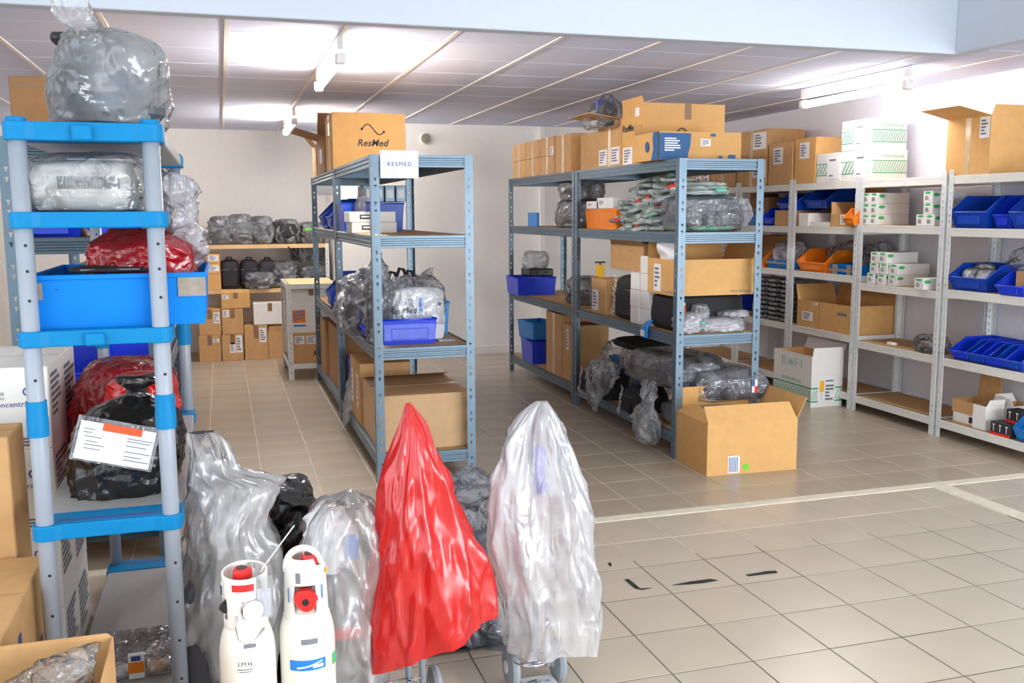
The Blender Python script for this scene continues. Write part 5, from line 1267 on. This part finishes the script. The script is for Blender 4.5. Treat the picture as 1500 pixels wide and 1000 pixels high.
# open carton on the floor
a = PZ(1035, 698); b = PZ(1166, 687); c = PZ(993, 670)
w = (b-a).length; rz = math.atan2(b.y-a.y, b.x-a.x); d = .50
hh = PY(1036, 622, a.y).z
ctr = a+Vector((math.cos(rz), math.sin(rz), 0))*w/2+Vector((-math.sin(rz), math.cos(rz), 0))*d/2
dims = (w, d, hh)
t = carton('large open tan carton on floor against the middle shelving post', (ctr.x, ctr.y, 0), w, d, hh, rz, m='card_orange', flaps={'f': (.13, 132), 'b': (.15, 96), 'r': (.15, 62), 'l': (.14, 168)})
patch('barcode_label', 'paper', t, dims, 'f', .23, .36, .03, .36); lines_on('barcode', 'ink_blue', t, dims, 'f', [(.24+.018*k, .248+.018*k, .05, .34) for k in range(6)], lift=.003)
M, L, Hh = frame('f', *dims); o = lathe('green_dot', [(.0, 0), (.021, 0), (.021, .0015), (.0, .0015)], 'sticker_green', t, 20); o.matrix_local = M @ Matrix.Translation((.43*L, .13*Hh, .0005))
# white carton with green hatching on the floor
def hatch(t, dims, face, u0, u1, v0, v1, n, lift=.0022):
    polys_on('green_rule', 'green_print', t, dims, face, [[(u0, v1), (u1, v1), (u1, v1+.03), (u0, v1+.03)]], lift); polys_on('green_rule', 'green_print', t, dims, face, [[(u0, v0-.03), (u1, v0-.03), (u1, v0), (u0, v0)]], lift)
    P = []; s = (u1-u0)/n; k = 1.3*s
    for i in range(n): 
        a = u0+i*s
        P.append([(a, v0+.02), (min(u1, a+.3*s), v0+.02), (min(u1, a+.3*s+k), v1-.02), (min(u1, a+k), v1-.02)])
    polys_on('green_hatching', 'green_print', t, dims, face, P, lift)
a = PZ(1187, 597); b = PZ(1234, 594); c = PZ(1146, 578)
rz = math.atan2(b.y-a.y, b.x-a.x); w = (b-a).length; d = (c-a).length*.98; hh = PY(1188, 523, a.y).z
rz = .0
ctr = Vector((a.x+w/2, a.y+d/2, 0)); dims = (w, d, hh)
t = carton('white carton with green hatched band standing open on the floor', (ctr.x, ctr.y, 0), w, d, hh, rz, m='card_white', flaps={'r': (.1, 70), 'f': (.0735, 88), 'l': (.004, 88)})
hatch(t, dims, 'f', 0, .22, .13, .36, 3); hatch(t, dims, 'f', .76, 1, .13, .36, 3); hatch(t, dims, 'l', 0, 1, .13, .36, 18)
patch('label', 'paper', t, dims, 'f', .26, .75, .1, .6); patch('yellow_tag', 'yellow', t, dims, 'f', .27, .40, .30, .52, .004); lines_on('printed_lines', 'ink_grey', t, dims, 'f', [(.45, .7, .5, .53), (.33, .34, .14, .28)]+textlines(.45, .72, .12, .45, 5, 2), lift=.0035)
lettering('INTERSURGICAL', .04, 'green_print', t, dims, 'l', .5, .46); lines_on('faded_print', 'green_pale', t, dims, 'l', [(.22, .25, .72, .9), (.28, .31, .72, .9), (.22, .31, .88, .9), (.36, .38, .72, .9), (.56, .6, .74, .9), (.6, .68, .88, .9), (.6, .68, .8, .82), (.72, .75, .72, .9)]); polys_on('faded_oval', 'green_pale', t, dims, 'l', [[(.47+.06*math.cos(a*.5236), .8+.06*math.sin(a*.5236)) for a in range(12)]])

# ------------------------------------------------------------------ right wall shelving: contents
FX = RX+.012
def ys(ua, ub, v, X=FX): return PX(ub, v, X).y, PX(ua, v, X).y     # near, far
zA = 1.901
def top(lab, ua, ub, vt, dx, z0=zA, X=FX, **k):
    y0, y1 = ys(ua, ub, vt+15, X); h = PX((ua+ub)/2, vt, X).z-z0
    return carton(lab, (X+dx/2, (y0+y1)/2, z0), dx, y1-y0-.006, h, **k), (dx, y1-y0-.006, h)
t, _ = top('big open tan carton at the right end of right shelving top', 1388, 1452, 172, .46, m='card_orange', tape='L', labels=[('l', .76, .98, .62, .98)], flaps={'l': (.26, 12), 'f': (.07, 75), 'b': (.3, 20)})
# green hatched white cartons
hb = .245
def hatched(lab, y0, y1, z0, dx=.36):
    dims = (dx, y1-y0, hb)
    t = carton(lab, (FX+dx/2, (y0+y1)/2, z0), dx, y1-y0, hb, m='card_white', group='white cartons with green hatching on right top shelf')
    hatch(t, dims, 'l', .0, 1., .26, .62, 8); hatch(t, dims, 'f', .06, .98, .26, .62, 14)
    lettering('INTERSURGICAL', .03, 'green_print', t, dims, 'f', .6, .78)
    patch('label', 'paper', t, dims, 'l', .45, .95, .1, .85, .004); patch('label', 'paper', t, dims, 'f', .0, .06, .1, .85, .004)
    lines_on('printed_lines', 'ink_grey', t, dims, 'l', [(.55, .8, .72, .78), (.55, .7, .2, .24)], lift=.006)
    return t
ya, yb = ys(1240, 1272, 240)
hatched('white carton with green hatching, lower right, on right top shelf', ya-.02, ya+.34, zA)
hatched('white carton with green hatching, lower left, on right top shelf', ya+.35, ya+.70, zA)
hatched('white carton with green hatching stacked on the other two', ya+.0, ya+.36, zA+hb+.001)
y2 = ya+.71
carton('tan carton with white labels beside the green hatched cartons', (FX+.18, y2+.17, zA), .36, .32, .40, m='card_orange', labels=[('l', .25, .7, .55, .9)])
carton('white topped carton with white label behind the orange tan one', (FX+.2, y2+.56, zA), .4, .40, .38, m='card', labels=[('l', .2, .6, .5, .9)])
y3 = y2+.79
for k, lab in enumerate(['brown taped carton with white label, lower, on right top shelf', 'brown taped carton with white label, stacked upper, on right top shelf']):
    carton(lab, (FX+.21, y3+.28, zA+.27*k), .42, .54, .268, m='card', tape='L', labels=[('l', .55, .98, .3, .9)], group='brown taped cartons stacked on right top shelf')
y4 = y3+.58
carton('brown taped carton with clear tape over its corner, right top shelf', (FX+.21, y4+.26, zA), .42, .5, .50, m='card', tape='L')
carton('pale carton with white label strips beyond the taped cartons', (FX+.21, y4+.74, zA), .42, .42, .42, m='card_pale', labels=[('l', .3, .55, .1, .8), ('l', .7, .95, .1, .8)])
carton('brown carton at the far end of the right top shelf', (FX+.21, y4+1.2, zA), .42, .44, .46, m='card', tape='L')
# small white boxes with green ovals
bwid, bhei, bdep = .098, .086, .30
def small_box(lab, y, z, x=0., g=''):
    t = thing('small_carton', lab, 'box', (FX+.01+bdep/2+x, y, z), 0, g); dims = (bdep, bwid-.002, bhei-.002)
    link('body', boxme(*dims, .002), 'card_white', t)
    polys_on('green_oval', 'green_label', t, dims, 'l', [[(.5+.32*math.cos(a*.3927), .86+.10*math.sin(a*.3927)) for a in range(16)]])
    lines_on('printed_lines', 'ink_grey', t, dims, 'l', textlines(.2, .75, .22, .6, 4, 3)); polys_on('green_mark', 'green_label', t, dims, 'f', [[(.12+.1*math.cos(a*.3927), .7+.16*math.sin(a*.3927)) for a in range(16)]])
    return t
proto = None; rows = ['bottom', 'middle', 'top']; cols = ['first', 'second', 'third', 'fourth', 'fifth']
def put(shelf, r, c, y, z, x=0.):
    global proto
    lab = 'small white box with green oval, %s row, %s from left, %s' % (rows[r], cols[c], shelf); g = 'small white boxes, '+shelf
    if proto is None: proto = small_box(lab, y, z, x, g)
    else: dup(proto, (FX+.01+bdep/2+x, y, z), None, lab, g)
z0 = 1.541; yA = PX(1250, 310, FX).y
for r in range(3):
    for c in range(3): put('upper shelf', r, c, yA-.05-bwid*c, z0+bhei*r)
yR = PX(1344, 325, FX).y
for c in range(2): put('upper shelf', 0, c+3, yR-bwid*c*.98-.02, z0)
put('upper shelf', 1, 3, yR-.09, z0+bhei); put('upper shelf', 2, 3, yR-.085, z0+2*bhei)
z0 = 1.071; yA = PX(1268, 405, FX).y
for c in range(3): put('lower shelf', 0, c, yA-.05-.13*c, z0)
for c in range(3): put('lower shelf', 1, c, yA-.08-.12*c, z0+bhei)
for c in range(2): put('lower shelf', 2, c, yA-.085-bwid*c, z0+2*bhei)
put('lower shelf', 0, 4, PX(1354, 415, FX).y, z0, -.06)
# bins on the right-most unit
def binX(lab, ua, ub, vt, z0, d=.36, m='bin_blue', dx=0., g=None, lip=.42):
    y0, y1 = ys(ua, ub, vt+10); h = PX(ua, vt, FX).z-z0
    return stack_bin(lab, (FX+dx+d/2, (y0+y1)/2, z0), y1-y0-.01, d, max(.1, h), -math.pi/2, m, g, lip)
g1 = 'blue bins on upper shelf of right-most unit'
binX('wide blue stacking bin, leftmost on upper shelf at right edge', 1392, 1446, 288, 1.531, m='bin_blue', g=g1, lip=.5)
binX('royal blue stacking bin between two bins on upper shelf at right edge', 1449, 1476, 288, 1.531, m='bin_royal', dx=.03, g=g1)
binX('blue stacking bin at right frame edge on upper shelf', 1478, 1535, 286, 1.531, m='bin_blue', g=g1, lip=.5)
g1 = 'blue bins on middle shelf of right-most unit'
t = binX('blue stacking bin of white packs on the middle shelf at right edge', 1388, 1446, 386, 1.091, m='bin_blue', g=g1, lip=.5)
y0, y1 = ys(1388, 1446, 396)
for k in range(3):
    tt = thing('white_pack', ['white plastic pack at left in the middle shelf bin', 'white plastic pack at right in the middle shelf bin', 'white plastic pack at back of the middle shelf bin'][k], 'package', (FX+.13+.1*(k == 2), y1-.11-.12*(k % 2), 1.10), .3*k); lump('pack_body', .11, .13, .14+.03*(k == 2), 'content_white', tt, 2.4, .02, 14, k, 24, 14); lump('plastic_bag', .12, .14, .15+.03*(k == 2), 'film_clear', tt, 2.4, .02, 14, k+3, 24, 14)
tt = thing('clear_bag', 'upright clear bag of parts behind the middle shelf bins', 'bag', (FX+.30, y0-.05, 1.10)); lump('plastic_bag', .16, .3, .30, 'film_clear', tt, 2.4, .03, 10, 4, 32, 20); lump('parts', .1, .16, .16, 'content_white', tt, 2.4, .02, 14, 5, 18, 10, z0=.01)
t = binX('royal blue stacking bin with brown card inside, middle shelf right edge', 1466, 1508, 398, 1.091, m='bin_royal', dx=-.05, g=g1)
y0, y1 = ys(1466, 1508, 398); carton('small brown carton inside the royal blue bin, middle shelf', (FX+.16, (y0+y1)/2, 1.10), .16, (y1-y0)*.6, .15, m='card')
g1 = 'nested blue bins on the fourth shelf at right edge'
for k in range(4):
    y0, y1 = ys(1388+24*k, 1428+24*k, 500)
    stack_bin(['nested blue bin, leftmost on fourth shelf at right edge', 'nested blue bin, second from left on fourth shelf', 'nested blue bin, third from left on fourth shelf', 'nested blue bin, fourth from left on fourth shelf'][k], (FX+.19-.01*k, (y0+y1)/2-.0*k, .591), .215, .38-.02*k, .15, -math.pi/2, 'bin_royal' if k % 2 == 0 else 'bin_blue', g1)
# bottom shelf of the right-most unit
z0 = .131
y0, y1 = ys(1386, 1420, 600)
w = .24; carton('small kraft carton with raised lid at bottom right shelf', (FX+.05+.11, (y0+y1)/2, z0+.075), .22, y1-y0, .09, m='card', flaps={'r': (.24, 86)})
carton('low white carton under the kraft carton with raised lid', (FX+.05+.11, (y0+y1)/2, z0), .21, y1-y0-.01, .073, m='card_white', labels=[('l', .75, .93, .2, .8, 'ink')])
y0, y1 = ys(1421, 1440, 615); carton('open white carton standing beside kraft carton, bottom right shelf', (FX+.02+.08, (y0+y1)/2, z0), .16, y1-y0, .17, m='card_white', flaps={'r': (.06, 70), 'f': (.05, 70)})
carton('open white and brown carton behind the white one, bottom right shelf', (FX+.30, (y0+y1)/2-.03, z0), .18, .16, .17, m='card_white', flaps={'b': (.06, 60), 'l': (.05, 70)})
pr = None
for k in range(5):
    yy = PX(1455+9.5*(k % 3), 635, FX).y; zz = z0 if k < 3 else z0+.091
    lab = ['small dark box with red edge, left in the front row', 'small dark box with red edge, middle in the front row', 'small dark box with red edge, right in the front row', 'small dark box with red edge, second row left', 'small dark box with red edge, topmost at right'][k]
    if k == 4: yy = PX(1477, 625, FX).y; 
    loc = (FX+.05+.07*(k >= 3), yy if k != 3 else PX(1466, 625, FX).y, zz)
    if pr is None:
        pr = thing('small_dark_box', lab, 'box', loc, 0, 'small dark boxes with red edge'); dims = (.1, .062, .09); link('body', boxme(*dims, .002), 'ink', pr); patch('red_edge', 'label_red', pr, dims, 'l', 0, 1, 0, .2); polys_on('white_mark', 'paper', pr, dims, 'l', [[(.45, .3), (.55, .3), (.55, .75), (.75, .82), (.3, .85), (.45, .7)]])
    else: dup(pr, loc, None, lab)
y0, y1 = ys(1484, 1520, 625); stack_bin('sky blue open bin at bottom right corner of shelving', (FX+.16, (y0+y1)/2, z0), y1-y0, .32, .19, -math.pi/2, 'bin_sky')
# second unit, fourth shelf
z0 = .591
y0, y1 = ys(1330, 1366, 512); tt = thing('clear_bag', 'clear bag of black and white parts on nearly empty shelf', 'bag', (FX+.12, (y0+y1)/2+.02, z0)); lump('plastic_bag', .2, y1-y0, .13, 'film_clear', tt, 2.4, .025, 12, 4, 36, 20); lump('dark_part', .06, .12, .035, 'black_plastic', tt, 4, .004, 12, 5, 18, 10, z0=.004, cx=-.04); lump('white_part', .08, .1, .05, 'content_white', tt, 3, .01, 12, 6, 18, 10, z0=.006, cx=.04)
t = thing('white_scrap', 'small crumpled white scrap on nearly empty shelf', 'scrap', (FX+.09, PX(1293, 502, FX).y, z0)); lump('paper_body', .06, .1, .022, 'content_white', t, 2.4, .008, 20, 3, 20, 10); box('fold', 'paper', t, -.02, .02, -.03, .03, .016, .022, .002)
# third and fourth units
z0 = 1.521
y0, y1 = ys(1134, 1158, 310)
carton('plain brown carton left on second shelf of right wall, blue bin on it', (FX+.17, PX(1146, 320, FX).y, z0), .34, .26, PX(1146, 308, FX).z-z0, m='card')
zq = PX(1146, 308, FX).z+.003
stack_bin('dark blue bin sitting on the plain brown carton', (FX+.2, PX(1150, 295, FX).y+.02, zq), .30, .36, .15, -math.pi/2, 'bin_blue')
y0, y1 = ys(1170, 1184, 320); carton('white carton beside the post on second shelf of right wall', (FX+.13, (y0+y1)/2, z0), .26, y1-y0, PX(1176, 312, FX).z-z0, m='card_white')
y0, y1 = ys(1185, 1214, 330); carton('low white open carton on second shelf of right wall', (FX+.12, (y0+y1)/2, z0), .22, y1-y0, PX(1200, 325, FX).z-z0, m='card_white', flaps={'r': (.02, 80)})
y0, y1 = ys(1170, 1200, 300); stack_bin('dark blue bin stacked above white cartons on second shelf', (FX+.24, (y0+y1)/2+.02, PX(1190, 308, FX).z+.02), .34, .34, .16, -math.pi/2, 'bin_blue')
carton('dark brown carton supporting the blue bin behind white cartons', (FX+.36, (y0+y1)/2-.03, z0), .12, .42, PX(1190, 308, FX).z+.018-z0, m='card_dark')
y0, y1 = ys(1216, 1250, 325); carton('open tan carton with white label and flap, second shelf right wall', (FX+.15, (y0+y1)/2, z0), .30, y1-y0-.02, PX(1230, 313, FX).z-z0, m='card', labels=[('l', .45, .8, .2, .9)], flaps={'b': (.1, 80), 'r': (.22, 85)})
t = stack_bin('small orange bin peeking from behind the small white boxes', (FX+.03, PX(1250, 330, FX).y-.02, z0+.02), .12, .2, .13, -math.pi/2, 'bin_orange')
crate('small sky blue open box with clear parts, far second shelf', (FX+.12, PX(1100, 330, FX).y, z0), .22, .26, .10, 0, 'bin_sky')
tt = thing('clear_bag', 'clear parts bag in small sky blue box on far second shelf', 'bag', (FX+.12, PX(1100, 330, FX).y, z0+.01)); lump('plastic_bag', .18, .22, .17, 'film_milky', tt, 2.4, .02, 12, 4, 28, 16); lump('parts', .1, .12, .06, 'content_white', tt, 2.4, .01, 12, 4, 16, 8, z0=.004)
stack_bin('royal blue bin beside the plain brown carton, far second shelf', (FX+.14, PX(1124, 325, FX).y, z0), .22, .28, .16, -math.pi/2, 'bin_royal')
carton('dark brown carton deep in the far second shelf', (FX+.26, 8.35, z0), .34, .34, .27, m='card_dark', flaps={'b': (.05, 80)})
z0 = 1.121
def crateX(lab, ua, ub, vt, m, d=.3, tape=False):
    y0, y1 = ys(ua, ub, vt+10); h = PX((ua+ub)/2, vt, FX).z-z0; w = y1-y0-.012
    t = crate(lab, (FX+.01+d/2, (y0+y1)/2, z0), d, w, h, 0, m)
    if tape:
        patch('tape', 'tape_grey', t, (d, w, h), 'l', -.0, 1., .32, .56, .01); patch('tape', 'tape_grey', t, (d, w, h), 'l', .15, .3, 0, 1, .011); patch('tape', 'tape_grey', t, (d, w, h), 'l', .68, .82, 0, 1, .011)
    return t, (FX+.01+d/2, (y0+y1)/2, z0, d, w, h)
g1 = 'orange bins on third shelf of right wall'
y0, y1 = ys(1088, 1117, 392); stack_bin('orange stacking bin farthest along third shelf of right wall', (FX+.17, (y0+y1)/2, z0), y1-y0, .34, .17, -math.pi/2, 'bin_orange', g1)
y0, y1 = ys(1166, 1208, 400); stack_bin('orange stacking bin with white sticker on third shelf of right wall', (FX+.17, (y0+y1)/2, z0), y1-y0-.01, .34, .19, -math.pi/2, 'bin_orange', g1)
t, q = crateX('bright blue taped box full of clear parts, third shelf right wall', 1121, 1156, 381, 'plastic_blue_crate')
patch('tape', 'tape_grey', t, (q[3], q[4], q[5]), 'l', 0, .9, .55, .8, .01)
tt = thing('clear_bag', 'heap of clear bagged parts in bright blue taped box', 'bag', (q[0]-.02, q[1], z0+.01)); lump('plastic_bag', q[3]*.85, q[4]*.9, .24, 'film_milky', tt, 2.4, .03, 12, 4, 36, 20); lump('parts', .16, .16, .12, 'content_white', tt, 2.4, .02, 12, 4, 16, 10, z0=.01)
t, q = crateX('bright blue box crossed with grey tape next to post, third shelf', 1213, 1254, 388, 'plastic_blue_crate', tape=True)
for k in range(6):
    tt = thing('grey_parts_bag', ['grey bagged parts behind the orange bin, leftmost', 'grey bagged parts behind the orange bin, second from left', 'grey bagged parts behind the orange bin, third from left', 'grey bagged parts behind the orange bin, fourth from left', 'grey bagged parts behind the orange bin, fifth from left', 'grey bagged parts behind the orange bin, rightmost'][k], 'bag', (RX+.34, 7.42-.13*k, z0), .4*k, 'grey bagged parts on third shelf')
    lump('plastic_bag', .13, .16, .22+.03*(k % 3), 'film_foggrey', tt, 2.2, .03, 14, k, 26, 16); lump('parts', .08, .1, .14, 'grey_fabric', tt, 2.2, .02, 14, k+4, 16, 10, z0=.01)
carton('dark carton at back of far third shelf on right wall', (RX+.32, 8.3, z0), .2, .4, .30, m='card_dark')
z0 = .621
y0, y1 = ys(1167, 1251, 450)
hh = PX(1200, 442, FX).z-z0; w = y1-y0-.02
t = carton('large open brown carton with white label on fourth shelf of right wall', (FX+.21, (y0+y1)/2, z0), .42, w, hh, m='card_orange', flaps={'r': (.14, 80), 'b': (.14, 70)}, labels=[('l', .1, .30, .25, .58), ('l', .3, .38, .86, .96)])
patch('corner_seam', 'card_dark', t, (.42, w, hh), 'l', .415, .42, 0, 1); lines_on('faint_mark', 'ink_grey', t, (.42, w, hh), 'l', [(.74, .9, .62, .72)])
# stacked grey packs
ys0 = PX(1118, 470, FX).y
pk = None
for col_ in range(3):
    for r in range(9):
        lab = 'flat grey wrapped pack, %s layer of the %s column on fourth shelf' % (['lowest', 'second', 'third', 'fourth', 'fifth', 'sixth', 'seventh', 'eighth', 'top'][r], ['far', 'middle', 'near'][col_])
        loc = (FX+.13+.01*(r % 2), 8.18-.21*col_, z0+.001+.045*r)
        if pk is None:
            pk = thing('flat_pack', lab, 'package', loc, 0, 'flat grey wrapped packs stacked on fourth shelf'); lump('pack_body', .2, .17, .036, 'grey_fabric', pk, 5, .004, 9, 2, 18, 6, flat=.4); lump('plastic_wrap', .22, .19, .042, 'film_foggrey', pk, 3.4, .008, 16, 4, 22, 8, flat=.5); box('white_slip', 'paper', pk, -.1, -.095, -.05, .04, .01, .03, 0)
        else: dup(pk, loc, (r*37 % 7-3)*.03, lab)
crate('royal blue crate at far end of fourth shelf behind middle shelving', (FX+.16, 8.9, z0), .3, .30, .20, 0, 'bin_royal')
z0 = .131
stack_bin('orange bin on bottom shelf behind the white hatched carton', (FX+.05, PX(1143, 535, FX-.1).y, z0), .22, .3, .15, -math.pi/2, 'bin_orange')
# left unit: cartons on top, bins on its shelves
z0 = 1.981
c = PY(54, 112, 4.95)
t = carton('brown carton with torn top on the left metal shelving', (c.x, 5.2, z0), .24, .5, c.z-z0, m='card_dark'); box('seam_tape', 'tape_brown', t, -.1, .12, -.252, -.25, (c.z-z0)*.84, (c.z-z0)*.88, 0)
c = PY(10, 153, 5.7); carton('low brown carton at far left on the metal shelving', (-.80, 5.8, z0), .24, .5, max(.1, c.z-z0), m='card')
z0 = 1.551
for k, lab in enumerate(['blue stacking bin at left under the plastic shelf tray, first', 'blue stacking bin at left under the plastic shelf tray, second']):
    stack_bin(lab, (-.76+.30*k, 5.0, z0), .28, .34, .13, 0, 'bin_royal', 'blue bins on the left metal shelving')
z0 = .841
for k, lab in enumerate(['royal blue bin low on left metal shelving, left one', 'royal blue bin low on left metal shelving, right one']):
    stack_bin(lab, (-.74+.32*k, 5.0, z0), .30, .34, .16, 0, 'bin_royal', 'lower blue bins on the left metal shelving')
carton('pale carton with white sheet on the second left metal shelving', (-.66, 7.1, 1.331), .4, .4, .14, m='card_pale', labels=[('f', .3, .95, .3, .9)])
